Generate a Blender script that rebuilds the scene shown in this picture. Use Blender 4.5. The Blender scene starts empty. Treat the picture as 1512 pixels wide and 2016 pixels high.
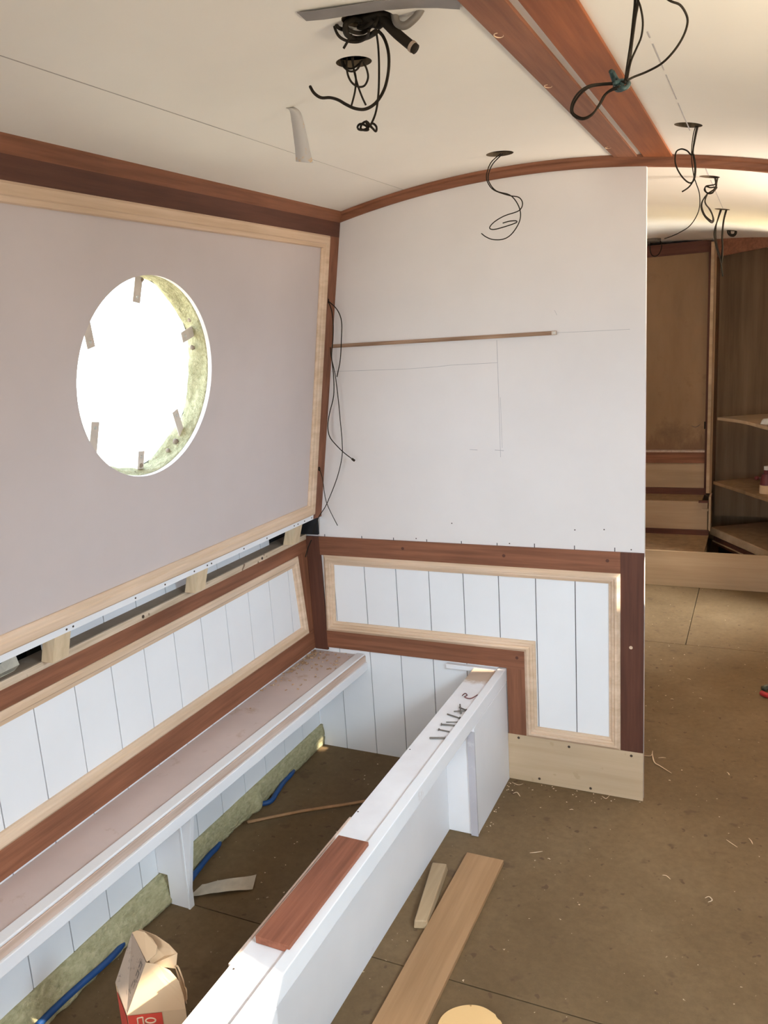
import bpy, bmesh, math, random
from mathutils import Vector, Matrix
random.seed(7)
SC = bpy.context.scene
COL = SC.collection

# ------------------------------------------------------------------ camera
cam_d = bpy.data.cameras.new('camera')
cam = bpy.data.objects.new('camera', cam_d)
COL.objects.link(cam)
CR = Vector((0.9068154818, 0.4168235395, -0.0627998315))      # camera right
CD = Vector((0.0330985571, -0.2189304300, -0.9751789335))     # camera down
CF = Vector((-0.4202263288, 0.8822287706, -0.2123257611))     # camera forward
rot = Matrix((CR, -CD, -CF)).transposed()
cam.matrix_world = Matrix.Translation((0.31427, -2.48322, 1.53305)) @ rot.to_4x4()
cam_d.sensor_fit = 'HORIZONTAL'
cam_d.sensor_width = 36.0
cam_d.lens = 1595.85 * 36.0 / 1512.0
cam_d.clip_start = 0.02
cam_d.clip_end = 200
SC.camera = cam

# ------------------------------------------------------------------ world, sun, daylight at the openings, added ceiling fill, exposure
SC.view_settings.view_transform = 'Standard'
SC.view_settings.look = 'None'
SC.view_settings.gamma = 1.0
SC.view_settings.use_curve_mapping = False
SC.view_settings.exposure = 0.12
SC.cycles.use_denoising = True
SC.cycles.max_bounces = 12
SC.cycles.diffuse_bounces = 8
SC.cycles.transparent_max_bounces = 8
SC.cycles.sample_clamp_indirect = 6.0
SC.cycles.caustics_reflective = False
SC.cycles.caustics_refractive = False

world = bpy.data.worlds.new('daylight_sky')
SC.world = world
world.use_nodes = True
wn = world.node_tree.nodes
wl = world.node_tree.links
wn.clear()
w_out = wn.new('ShaderNodeOutputWorld')
w_bg = wn.new('ShaderNodeBackground')
w_tc = wn.new('ShaderNodeTexCoord')
w_sep = wn.new('ShaderNodeSeparateXYZ')
w_ramp = wn.new('ShaderNodeValToRGB')
w_ramp.color_ramp.elements[0].position = 0.42
w_ramp.color_ramp.elements[0].color = (0.62, 0.58, 0.48, 1)
w_ramp.color_ramp.elements[1].position = 0.56
w_ramp.color_ramp.elements[1].color = (0.76, 0.92, 1.16, 1)
w_map = wn.new('ShaderNodeMapRange')
w_map.inputs[1].default_value = -1
w_map.inputs[2].default_value = 1
wl.new(w_tc.outputs['Generated'], w_sep.inputs[0])
wl.new(w_sep.outputs['Z'], w_map.inputs[0])
wl.new(w_map.outputs[0], w_ramp.inputs[0])
wl.new(w_ramp.outputs[0], w_bg.inputs[0])
w_bg.inputs[1].default_value = 8.6
wl.new(w_bg.outputs[0], w_out.inputs[0])

def add_light(name, kind, loc, aim, energy, color, **kw):
    d = bpy.data.lights.new(name, kind)
    d.energy = energy
    d.color = color
    for k, v in kw.items():
        setattr(d, k, v)
    o = bpy.data.objects.new(name, d)
    COL.objects.link(o)
    o.location = loc
    o.rotation_euler = Vector(aim).to_track_quat('-Z', 'Y').to_euler()
    return o

add_light('sun', 'SUN', (6, 0.1, 5), (-1, 0.0, -0.662), 15.0, (1.0, 0.88, 0.70), angle=0.012)
PX = 1.04
PORT_R = (0.186, -1.65, -3.30)
def port_light(name, y, z, aim, watt, col, spread):
    add_light(name, 'AREA', (PX, y, z), aim, watt, col, shape='DISK', size=0.44, spread=math.radians(spread))
port_light('porthole_sky', -1.65, 1.50, (-1, 0, -0.9), 6.0, (0.70, 0.90, 1.0), 120)
port_light('porthole_sky', -1.65, 1.50, (-0.75, 1, -1.0), 10.0, (0.62, 0.84, 1.0), 110)
port_light('porthole_sky', 1.95, 1.50, (-1, 0.5, -0.5), 90.0, (0.95, 1.0, 1.0), 120)
port_light('porthole_ceiling_fill', 0.186, 1.44, (-0.4, 0.3, 1), 30.0, (1.0, 0.84, 0.68), 140)  # added warm lamps aimed up from the portholes to brighten the ceiling
port_light('porthole_ceiling_fill', 1.95, 1.44, (-0.5, 0, 1), 24.0, (1.0, 0.80, 0.45), 140)
port_light('porthole_ceiling_fill', -1.65, 1.44, (-0.08, 0.35, 1), 24.0, (1.0, 0.84, 0.60), 140)
add_light('stern_door_daylight', 'AREA', (0.1, -4.42, 1.25), (-0.05, 1, -0.6), 14.0, (0.9, 0.88, 0.80), shape='RECTANGLE', size=0.75, size_y=1.2, spread=math.radians(100))

# ------------------------------------------------------------------ helpers
def nmat(name):
    m = bpy.data.materials.new(name)
    m.use_nodes = True
    nt = m.node_tree
    b = nt.nodes['Principled BSDF']
    return m, nt, b

def tex_noise(nt, scale, mapping, detail=4.0, rough=0.55, coord='Object'):
    tc = nt.nodes.new('ShaderNodeTexCoord')
    mp = nt.nodes.new('ShaderNodeMapping')
    mp.inputs['Scale'].default_value = mapping
    nz = nt.nodes.new('ShaderNodeTexNoise')
    nz.inputs['Scale'].default_value = scale
    nz.inputs['Detail'].default_value = detail
    nz.inputs['Roughness'].default_value = rough
    nt.links.new(tc.outputs[coord], mp.inputs[0])
    nt.links.new(mp.outputs[0], nz.inputs['Vector'])
    return nz

def ramp(nt, src, stops):
    r = nt.nodes.new('ShaderNodeValToRGB')
    el = r.color_ramp.elements
    el[0].position, el[0].color = stops[0][0], (*stops[0][1], 1)
    el[1].position, el[1].color = stops[-1][0], (*stops[-1][1], 1)
    for p, c in stops[1:-1]:
        e = el.new(p)
        e.color = (*c, 1)
    nt.links.new(src, r.inputs[0])
    return r

def mix(nt, fac, a, b, mode='MIX'):
    m = nt.nodes.new('ShaderNodeMix')
    m.data_type = 'RGBA'
    m.blend_type = mode
    for inp, v in ((m.inputs[0], fac), (m.inputs[6], a), (m.inputs[7], b)):
        if hasattr(v, 'links') or isinstance(v, bpy.types.NodeSocket):
            nt.links.new(v, inp)
        elif isinstance(v, (tuple, list)):
            inp.default_value = (*v, 1)
        else:
            inp.default_value = v
    return m.outputs[2]

def bump(nt, b, src, strength, dist=0.002):
    bp = nt.nodes.new('ShaderNodeBump')
    bp.inputs['Strength'].default_value = strength
    bp.inputs['Distance'].default_value = dist
    nt.links.new(src, bp.inputs['Height'])
    nt.links.new(bp.outputs[0], b.inputs['Normal'])

def wood(name, dark, light, grain='x', rough=0.6, scale=9.0, contrast=0.32, spots=None):
    """grain runs along the named axis"""
    m, nt, b = nmat(name)
    mp = {'x': (0.35, 7, 7), 'y': (7, 0.35, 7), 'z': (7, 7, 0.35)}[grain]
    n1 = tex_noise(nt, scale, mp, 5, 0.6)
    c = ramp(nt, n1.outputs[0], [(0.5 - contrast / 2, dark), (0.5 + contrast / 2, light)]).outputs[0]
    n2 = tex_noise(nt, 2.2, (1, 1, 1), 2, 0.5)
    v = ramp(nt, n2.outputs[0], [(0.3, (0.84, 0.84, 0.84)), (0.7, (1.08, 1.06, 1.04))]).outputs[0]
    c = mix(nt, 1.0, c, v, 'MULTIPLY')
    if spots:
        n3 = tex_noise(nt, 26, (1, 1, 1), 2, 0.5)
        f = ramp(nt, n3.outputs[0], [(0.69, (0, 0, 0)), (0.73, (1, 1, 1))]).outputs[0]
        c = mix(nt, f, c, spots)
    nt.links.new(c, b.inputs['Base Color'])
    b.inputs['Roughness'].default_value = rough
    b.inputs['Specular IOR Level'].default_value = 0.3
    bump(nt, b, n1.outputs[0], 0.15, 0.0008)
    return m

def paint(name, col, var=0.05, rough=0.55, scuff=None, scuff_at=(0.62, 0.72), scuff_scale=14, spec=0.3, bumpy=0.06):
    m, nt, b = nmat(name)
    n1 = tex_noise(nt, 3.0, (1, 1, 1), 4, 0.6)
    lo = tuple(x * (1 - var) for x in col)
    hi = tuple(min(1, x * (1 + var)) for x in col)
    c = ramp(nt, n1.outputs[0], [(0.3, lo), (0.7, hi)]).outputs[0]
    if scuff:
        n2 = tex_noise(nt, scuff_scale, (1, 1, 1), 5, 0.65)
        f = ramp(nt, n2.outputs[0], [(scuff_at[0], (0, 0, 0)), (scuff_at[1], (1, 1, 1))]).outputs[0]
        c = mix(nt, f, c, scuff)
    nt.links.new(c, b.inputs['Base Color'])
    b.inputs['Roughness'].default_value = rough
    b.inputs['Specular IOR Level'].default_value = spec
    n3 = tex_noise(nt, 60, (1, 1, 1), 3, 0.5)
    bump(nt, b, n3.outputs[0], bumpy, 0.001)
    return m

def plain(name, col, rough=0.5, metal=0.0, spec=0.4):
    m, nt, b = nmat(name)
    n1 = tex_noise(nt, 30, (1, 1, 1), 2, 0.5)
    c = ramp(nt, n1.outputs[0], [(0.3, tuple(x * 0.88 for x in col)), (0.7, tuple(min(1, x * 1.1) for x in col))]).outputs[0]
    nt.links.new(c, b.inputs['Base Color'])
    b.inputs['Roughness'].default_value = rough
    b.inputs['Metallic'].default_value = metal
    b.inputs['Specular IOR Level'].default_value = spec
    return m

MAH = {a: wood('mahogany_' + a, (0.180, 0.070, 0.036), (0.285, 0.117, 0.063), a) for a in 'xyz'}
M_STRIPR = wood('orange_mahogany', (0.22, 0.066, 0.022), (0.33, 0.105, 0.036), 'y')
MAHD = {a: wood('dark_mahogany_' + a, (0.082, 0.030, 0.018), (0.125, 0.047, 0.029), a) for a in 'xyz'}
OBE = {a: wood('pale_moulding_' + a, (0.60, 0.43, 0.29), (0.76, 0.58, 0.43), a, scale=6) for a in 'xyz'}
M_WHITE = paint('white_lining_paint', (0.80, 0.80, 0.81), 0.03)
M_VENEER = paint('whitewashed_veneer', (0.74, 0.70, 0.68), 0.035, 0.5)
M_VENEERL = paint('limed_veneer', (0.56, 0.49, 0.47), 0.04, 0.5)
M_CEIL = paint('cream_ceiling_paint', (0.84, 0.80, 0.73), 0.02, 0.6, (0.55, 0.45, 0.33), (0.77, 0.80), 9)
M_CEDGE = plain('shaded_cut_ply_edge', (0.11, 0.08, 0.05), 0.9)
M_BENCH = paint('bare_bench_ply', (0.585, 0.475, 0.44), 0.09, 0.6, (0.40, 0.26, 0.16), (0.60, 0.78), 10)
M_BOXW = paint('scuffed_white_paint', (0.80, 0.79, 0.80), 0.04, 0.45, (0.62, 0.52, 0.48), (0.68, 0.80), 7)
M_RAW = wood('raw_pine_edge', (0.50, 0.36, 0.28), (0.66, 0.52, 0.44), 'y')
M_PLY = wood('birch_ply', (0.52, 0.385, 0.245), (0.60, 0.455, 0.305), 'x', scale=3, spots=(0.46, 0.34, 0.21))
M_PLYY = wood('oak_plank', (0.33, 0.19, 0.092), (0.42, 0.25, 0.13), 'y', scale=6)
M_BLOCK = wood('softwood_block', (0.60, 0.46, 0.29), (0.74, 0.59, 0.40), 'z', scale=6)
M_OFFC = wood('weathered_softwood', (0.36, 0.25, 0.145), (0.46, 0.34, 0.21), 'y', scale=5)
M_GREYP = paint('planed_grey_strip', (0.47, 0.45, 0.48), 0.1, 0.6, (0.62, 0.60, 0.60), (0.55, 0.7), 20)
M_LEDGE = paint('dusty_ledge', (0.30, 0.23, 0.17), 0.25, 0.9, (0.45, 0.36, 0.27), (0.6, 0.8), 20)
M_STRIP = wood('ply_laminate_edge', (0.50, 0.38, 0.26), (0.72, 0.58, 0.44), 'y', scale=16, spots=(0.22, 0.14, 0.09))
M_WIRE = plain('black_cable_sheath', (0.020, 0.015, 0.010), 0.7, spec=0.15)
M_GREYC = plain('grey_conduit', (0.16, 0.14, 0.12), 0.5)
M_WIRET = plain('teal_tape', (0.03, 0.06, 0.06), 0.5)
M_BLACK = plain('black_insulation_and_void', (0.012, 0.012, 0.014), 0.8)  # insulation black, also used for the darkness of the corner void
M_STEEL = plain('dark_steel_hull', (0.06, 0.055, 0.05), 0.7)
M_TAPE = plain('silver_grey_tape', (0.22, 0.20, 0.19), 0.45)
M_RIBBON = paint('peeling_tape', (0.52, 0.50, 0.49), 0.1, 0.5, (0.60, 0.42, 0.25), (0.60, 0.66), 30)
M_SCREW = plain('dark_screw_head', (0.08, 0.055, 0.04), 0.5, 0.5)
M_ZINC = plain('zinc_screw', (0.62, 0.62, 0.60), 0.3, 0.8)
M_NAIL = plain('grey_nail_steel', (0.18, 0.16, 0.14), 0.45, 0.6)
M_CLIP = plain('beige_metal_clip', (0.62, 0.54, 0.47), 0.6, 0.1)
M_PENCIL = plain('pencil_graphite', (0.44, 0.42, 0.43), 0.8)
M_PENCILC = plain('ceiling_seam_line', (0.40, 0.36, 0.33), 0.8)
M_GROOVE = plain('groove_dark', (0.10, 0.09, 0.09), 0.9)
M_PIPE = plain('blue_water_pipe', (0.012, 0.060, 0.20), 0.4)
M_LATH = wood('brown_lath', (0.22, 0.13, 0.08), (0.42, 0.27, 0.18), 'x', scale=14)
M_PAPER = plain('pale_veneer_strip', (0.56, 0.50, 0.40), 0.7)
M_RED = wood('red_mahogany_offcut', (0.19, 0.066, 0.036), (0.30, 0.112, 0.064), 'y', scale=8)
M_CARD = paint('brown_cardboard', (0.60, 0.42, 0.26), 0.05, 0.8)
M_CARDG = paint('worn_shaded_cardboard', (0.34, 0.26, 0.20), 0.10, 0.8, (0.16, 0.12, 0.10), (0.58, 0.7), 60)  # carton cardboard again, with the side flap's shade put into the colour
M_LABEL = plain('red_label_print', (0.62, 0.07, 0.045), 0.5)
M_LABELT = plain('label_lettering', (0.75, 0.60, 0.42), 0.6)
M_LABELD = plain('dark_lettering', (0.13, 0.10, 0.08), 0.6)
M_SHAVE = plain('wood_shaving', (0.72, 0.55, 0.38), 0.7)
M_DUST = paint('brown_shavings_and_dust', (0.40, 0.24, 0.13), 0.3, 0.9, (0.68, 0.50, 0.33), (0.52, 0.6), 90)
M_DISC = paint('golden_ply_disc', (0.80, 0.52, 0.24), 0.05, 0.6, (0.42, 0.22, 0.09), (0.68, 0.74), 40)
M_REDP = plain('red_plastic', (0.45, 0.03, 0.03), 0.35)
M_DRED = plain('maroon_plastic', (0.12, 0.02, 0.02), 0.4)
M_DGREEN = plain('dark_green_rubber', (0.05, 0.06, 0.045), 0.6)
M_CLOTH = plain('white_cloth', (0.70, 0.68, 0.64), 0.9)

def stained_panel():
    m, nt, b = nmat('water_stained_ply')
    n1 = tex_noise(nt, 1.3, (3, 3, 0.8), 5, 0.6)
    c = ramp(nt, n1.outputs[0], [(0.3, (0.22, 0.125, 0.055)), (0.7, (0.32, 0.19, 0.09))]).outputs[0]
    n2 = tex_noise(nt, 2.3, (1, 1, 1), 6, 0.7)
    f = ramp(nt, n2.outputs[0], [(0.55, (0, 0, 0)), (0.75, (1, 1, 1))]).outputs[0]
    c = mix(nt, f, c, (0.13, 0.06, 0.028))
    # damp tide mark along the foot of the panel
    tc = nt.nodes.new('ShaderNodeTexCoord')
    sp = nt.nodes.new('ShaderNodeSeparateXYZ')
    nt.links.new(tc.outputs['Object'], sp.inputs[0])
    n3 = tex_noise(nt, 14, (1, 1, 0.3), 4, 0.7)
    ad = nt.nodes.new('ShaderNodeMath'); ad.operation = 'MULTIPLY_ADD'
    nt.links.new(n3.outputs[0], ad.inputs[0]); ad.inputs[1].default_value = -0.30
    nt.links.new(sp.outputs['Z'], ad.inputs[2])
    f2 = ramp(nt, ad.outputs[0], [(0.57, (0.75, 0.75, 0.75)), (0.645, (0, 0, 0))]).outputs[0]
    c = mix(nt, f2, c, (0.16, 0.075, 0.035))
    nt.links.new(c, b.inputs['Base Color'])
    b.inputs['Roughness'].default_value = 0.6
    return m
M_STAIN = stained_panel()
M_CAB = wood('brown_cabinet_ply', (0.21, 0.125, 0.062), (0.31, 0.19, 0.10), 'z', scale=3)
M_TAN = wood('tan_step_ply', (0.42, 0.29, 0.17), (0.52, 0.37, 0.23), 'x', scale=3)

def floor_mat():
    m, nt, b = nmat('dirty_plywood_floor')
    n1 = tex_noise(nt, 1.6, (1, 1, 1), 6, 0.6)
    c = ramp(nt, n1.outputs[0], [(0.32, (0.122, 0.079, 0.039)), (0.5, (0.158, 0.104, 0.053)), (0.7, (0.205, 0.140, 0.076))]).outputs[0]
    n2 = tex_noise(nt, 45, (1, 1, 1), 4, 0.7)
    v = ramp(nt, n2.outputs[0], [(0.3, (0.88, 0.88, 0.88)), (0.7, (1.10, 1.10, 1.10))]).outputs[0]
    c = mix(nt, 1.0, c, v, 'MULTIPLY')
    n3 = tex_noise(nt, 10, (1, 1.2, 1), 3, 0.55)
    f = ramp(nt, n3.outputs[0], [(0.64, (0, 0, 0)), (0.71, (0.6, 0.6, 0.6))]).outputs[0]
    c = mix(nt, f, c, (0.09, 0.055, 0.032))
    n5 = tex_noise(nt, 28, (1, 1, 1), 2, 0.5)
    f = ramp(nt, n5.outputs[0], [(0.675, (0, 0, 0)), (0.72, (0.75, 0.75, 0.75))]).outputs[0]
    c = mix(nt, f, c, (0.085, 0.05, 0.03))
    n4 = tex_noise(nt, 75, (1, 1, 1), 2, 0.5)
    f = ramp(nt, n4.outputs[0], [(0.735, (0, 0, 0)), (0.76, (0.8, 0.8, 0.8))]).outputs[0]
    c = mix(nt, f, c, (0.55, 0.43, 0.30))
    nt.links.new(c, b.inputs['Base Color'])
    b.inputs['Roughness'].default_value = 0.72
    b.inputs['Specular IOR Level'].default_value = 0.25
    bump(nt, b, n2.outputs[0], 0.12, 0.001)
    return m
M_FLOOR = floor_mat()

def foam_mat():
    m, nt, b = nmat('sprayed_foam')
    n1 = tex_noise(nt, 75, (1, 0.6, 1), 5, 0.65)
    c = ramp(nt, n1.outputs[0], [(0.3, (0.31, 0.285, 0.15)), (0.7, (0.54, 0.485, 0.29))]).outputs[0]
    nt.links.new(c, b.inputs['Base Color'])
    b.inputs['Roughness'].default_value = 0.9
    bump(nt, b, n1.outputs[0], 1.0, 0.010)
    return m
M_FOAM = foam_mat()

def glass_mat():
    m = bpy.data.materials.new('window_glass')
    m.use_nodes = True
    nt = m.node_tree
    nt.nodes.clear()
    o = nt.nodes.new('ShaderNodeOutputMaterial')
    t = nt.nodes.new('ShaderNodeBsdfTransparent')
    t.inputs[0].default_value = (0.96, 0.98, 0.97, 1)
    g = nt.nodes.new('ShaderNodeBsdfGlossy')
    g.inputs['Roughness'].default_value = 0.05
    mx = nt.nodes.new('ShaderNodeMixShader')
    mx.inputs[0].default_value = 0.06
    nt.links.new(t.outputs[0], mx.inputs[1])
    nt.links.new(g.outputs[0], mx.inputs[2])
    nt.links.new(mx.outputs[0], o.inputs[0])
    return m
M_GLASS = glass_mat()

def worn_top():
    """white painted board worn to bare wood near the bulkhead"""
    m, nt, b = nmat('white_board_worn_at_one_end')
    tc = nt.nodes.new('ShaderNodeTexCoord')
    sp = nt.nodes.new('ShaderNodeSeparateXYZ')
    nt.links.new(tc.outputs['Object'], sp.inputs[0])
    n = tex_noise(nt, 18, (1, 1, 1), 4, 0.6)
    ad = nt.nodes.new('ShaderNodeMath'); ad.operation = 'MULTIPLY_ADD'
    nt.links.new(n.outputs[0], ad.inputs[0]); ad.inputs[1].default_value = 0.10
    nt.links.new(sp.outputs['Y'], ad.inputs[2])
    f = ramp(nt, ad.outputs[0], [(0.0, (0, 0, 0)), (0.03, (1, 1, 1))])
    mp = nt.nodes.new('ShaderNodeMath'); mp.operation = 'ADD'; mp.inputs[1].default_value = 0.085
    nt.links.new(ad.outputs[0], mp.inputs[0]); nt.links.new(mp.outputs[0], f.inputs[0])
    n2 = tex_noise(nt, 8, (1, 1, 1), 4, 0.6)
    base = ramp(nt, n2.outputs[0], [(0.3, (0.76, 0.73, 0.74)), (0.7, (0.84, 0.82, 0.83))]).outputs[0]
    c = mix(nt, f.outputs[0], base, (0.52, 0.40, 0.31))
    nt.links.new(c, b.inputs['Base Color'])
    b.inputs['Roughness'].default_value = 0.5
    b.inputs['Specular IOR Level'].default_value = 0.3
    return m
M_WORN = worn_top()

# ---- mesh builders (vertices in world coordinates) ----
def link(name, me, mat=None, parent=None, bevel=0.0, smooth=False, seg=2):
    o = bpy.data.objects.new(name, me)
    COL.objects.link(o)
    if mat:
        for m in (mat if isinstance(mat, (list, tuple)) else [mat]):
            me.materials.append(m)
    if smooth:
        for p in me.polygons:
            p.use_smooth = True
    if bevel > 0:
        b = o.modifiers.new('bevel', 'BEVEL')
        b.width = bevel
        b.segments = seg
        b.limit_method = 'ANGLE'
        b.angle_limit = math.radians(40)
    if parent is not None:
        o.parent = parent
        r = parent
        off = Vector(r.location)
        if r.parent:
            off = off + Vector(r.parent.location) if r.type == 'EMPTY' else Vector((0, 0, 0))
        o.matrix_parent_inverse = Matrix.Translation(-ROOT_OF.get(parent.name, Vector((0, 0, 0))))
        ROOT_OF[o.name] = Vector((0, 0, 0))
    return o
ROOT_OF = {}

def raw(name, verts, faces, mat=None, parent=None, **kw):
    me = bpy.data.meshes.new(name)
    me.from_pydata([tuple(v) for v in verts], [], faces)
    bm = bmesh.new()
    bm.from_mesh(me)
    bmesh.ops.recalc_face_normals(bm, faces=bm.faces)
    bm.to_mesh(me)
    bm.free()
    return link(name, me, mat, parent, **kw)

def prism_data(poly, vec):
    n = len(poly)
    v = [Vector(p) for p in poly] + [Vector(p) + Vector(vec) for p in poly]
    f = [list(range(n)), list(range(2 * n - 1, n - 1, -1))]
    for i in range(n):
        j = (i + 1) % n
        f.append([i, j, n + j, n + i])
    return v, f

def prism(name, poly, vec, mat=None, parent=None, **kw):
    v, f = prism_data(poly, vec)
    return raw(name, v, f, mat, parent, **kw)

def box_data(x, y, z):
    return prism_data([(x[0], y[0], z[0]), (x[1], y[0], z[0]), (x[1], y[1], z[0]), (x[0], y[1], z[0])], (0, 0, z[1] - z[0]))

def box(name, x, y, z, mat=None, parent=None, **kw):
    v, f = box_data(x, y, z)
    return raw(name, v, f, mat, parent, **kw)

def multi(name, parts, mat=None, parent=None, **kw):
    V, F = [], []
    for v, f in parts:
        k = len(V)
        V += list(v)
        F += [[a + k for a in q] for q in f]
    return raw(name, V, F, mat, parent, **kw)

def hexa_data(c):
    """8 corners: bottom 4 then top 4"""
    return c, [[0, 3, 2, 1], [4, 5, 6, 7], [0, 1, 5, 4], [1, 2, 6, 5], [2, 3, 7, 6], [3, 0, 4, 7]]

def hexa(name, c, mat=None, parent=None, **kw):
    v, f = hexa_data(c)
    return raw(name, v, f, mat, parent, **kw)

def smooth_path(pts, sub=5, closed=False):
    P = [Vector(p) for p in pts]
    n = len(P)
    if n < 3:
        return P
    out = []
    for i in range(n if closed else n - 1):
        p0 = P[i - 1] if (i > 0 or closed) else P[0]
        p1, p2 = P[i], P[(i + 1) % n]
        p3 = P[(i + 2) % n] if (i + 2 < n or closed) else P[-1]
        for k in range(sub):
            t = k / sub
            out.append(0.5 * ((2 * p1) + (-p0 + p2) * t + (2 * p0 - 5 * p1 + 4 * p2 - p3) * t * t + (-p0 + 3 * p1 - 3 * p2 + p3) * t ** 3))
    if not closed:
        out.append(P[-1])
    return out

def tube_data(pts, r, n=8, sub=5, closed=False, flat=None):
    P = smooth_path(pts, sub, closed)
    V, F = [], []
    up = Vector((0.13, 0.21, 0.97)).normalized()
    prev = None
    m = len(P)
    for i, p in enumerate(P):
        a = P[i - 1] if (i > 0 or closed) else P[0]
        b = P[(i + 1) % m] if (i + 1 < m or closed) else P[-1]
        d = (b - a)
        if d.length < 1e-9:
            d = Vector((0, 0, 1))
        d.normalize()
        if prev is None:
            s = d.cross(up)
            if s.length < 0.1:
                s = d.cross(Vector((1, 0, 0)))
        else:
            s = prev - d * prev.dot(d)
        s.normalize()
        prev = s
        t = d.cross(s)
        rr = r(i / max(1, m - 1)) if callable(r) else r
        for k in range(n):
            an = 2 * math.pi * k / n
            V.append(p + s * math.cos(an) * rr + t * math.sin(an) * rr * (flat or 1.0))
    for i in range(m - 1 + (1 if closed else 0)):
        for k in range(n):
            a0, a1 = i * n + k, i * n + (k + 1) % n
            b0, b1 = ((i + 1) % m) * n + k, ((i + 1) % m) * n + (k + 1) % n
            F.append([a0, a1, b1, b0])
    if not closed:
        F.append(list(range(n))[::-1])
        F.append([(m - 1) * n + k for k in range(n)])
    return V, F

def tube(name, pts, r, mat, parent=None, n=8, sub=5, **kw):
    v, f = tube_data(pts, r, n, sub)
    return raw(name, v, f, mat, parent, smooth=True, **kw)

def cyl_data(c, axis, r, h, n=20, r2=None):
    c, axis = Vector(c), Vector(axis).normalized()
    s = axis.orthogonal().normalized()
    t = axis.cross(s)
    r2 = r if r2 is None else r2
    V = [c + (s * math.cos(2 * math.pi * k / n) + t * math.sin(2 * math.pi * k / n)) * r for k in range(n)]
    V += [c + axis * h + (s * math.cos(2 * math.pi * k / n) + t * math.sin(2 * math.pi * k / n)) * r2 for k in range(n)]
    F = [list(range(n))[::-1], list(range(n, 2 * n))] + [[k, (k + 1) % n, n + (k + 1) % n, n + k] for k in range(n)]
    return V, F

def cyl(name, c, axis, r, h, mat, parent=None, n=20, r2=None, **kw):
    v, f = cyl_data(c, axis, r, h, n, r2)
    return raw(name, v, f, mat, parent, **kw)

def offset_poly(path, d):
    """inward offset with mitres; path counter-clockwise in (a, b)"""
    n = len(path)
    out = []
    for i in range(n):
        p0, p1, p2 = Vector(path[i - 1]), Vector(path[i]), Vector(path[(i + 1) % n])
        e1, e2 = (p1 - p0).normalized(), (p2 - p1).normalized()
        n1, n2 = Vector((-e1.y, e1.x)), Vector((-e2.y, e2.x))
        k = 1 + n1.dot(n2)
        out.append(p1 + (n1 + n2) * (d / k))
    return out

def sweep_frame(name, path, prof, mapf, mat, parent=None, **kw):
    """closed mitred moulding; prof = [(inset, height)] from outer foot to inner foot"""
    V, F = [], []
    n = len(path)
    for ins, h in prof:
        for q in offset_poly(path, ins):
            V.append(mapf(q.x, q.y, h))
    m = len(prof)
    for j in range(m):
        jj = (j + 1) % m
        for i in range(n):
            ii = (i + 1) % n
            F.append([j * n + i, j * n + ii, jj * n + ii, jj * n + i])
    return raw(name, V, F, mat, parent, **kw)

def cut(o, cutters):
    """boolean difference, applied; the cutters are removed"""
    for c in cutters:
        md = o.modifiers.new('cut', 'BOOLEAN')
        md.operation = 'DIFFERENCE'
        md.solver = 'EXACT'
        md.object = c
    bpy.context.view_layer.update()
    dg = bpy.context.evaluated_depsgraph_get()
    me = bpy.data.meshes.new_from_object(o.evaluated_get(dg))
    o.modifiers.clear()
    o.data = me
    for c in cutters:
        bpy.data.objects.remove(c, do_unlink=True)

def thing(name, label, cat, loc, group=None):
    o = bpy.data.objects.new(name, None)
    COL.objects.link(o)
    o.location = loc
    o.empty_display_size = 0.05
    ROOT_OF[o.name] = Vector(loc)
    o['label'], o['category'] = label, cat
    if group:
        o['group'] = group
    return o

def tag(o, label, cat, group=None, kind=None):
    o['label'], o['category'] = label, cat
    if group:
        o['group'] = group
    if kind:
        o['kind'] = kind
    return o

def struct(o, label=None):
    o['kind'] = 'structure'
    if label:
        o['label'] = label
    return o

def grooved(name, a0, a1, gs, b0, b1, mapf, depth=0.004, gw=0.0033, back=0.012, mat=None, parent=None):
    """board panel with rebated grooves: a runs across, b is constant-profile direction"""
    prof = [(a0, 0.0)]
    for g in sorted(gs):
        if a0 + gw < g < a1 - gw:
            prof += [(g - gw / 2, 0.0), (g - gw / 2 + 0.0003, -depth), (g + gw / 2 - 0.0003, -depth), (g + gw / 2, 0.0)]
    prof += [(a1, 0.0), (a1, -back), (a0, -back)]
    n = len(prof)
    V = [mapf(a, b0, h) for a, h in prof] + [mapf(a, b1, h) for a, h in prof]
    # caps built from quads (front vertices joined to the back edge) to stay clean
    F = []
    for i in range(n):
        j = (i + 1) % n
        F.append([i, j, n + j, n + i])
    F.append(list(range(n)))
    F.append(list(range(2 * n - 1, n - 1, -1)))
    o = raw(name, V, F, mat, parent)
    me = o.data
    me.materials.append(M_GROOVE)
    for p in me.polygons:
        hs = [me.vertices[v].index % n for v in p.vertices]
        if len(hs) == 4 and all(abs(prof[k][1]) > depth * 0.5 and abs(prof[k][1]) < depth * 1.5 for k in hs):
            p.material_index = 1
    return o

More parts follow.
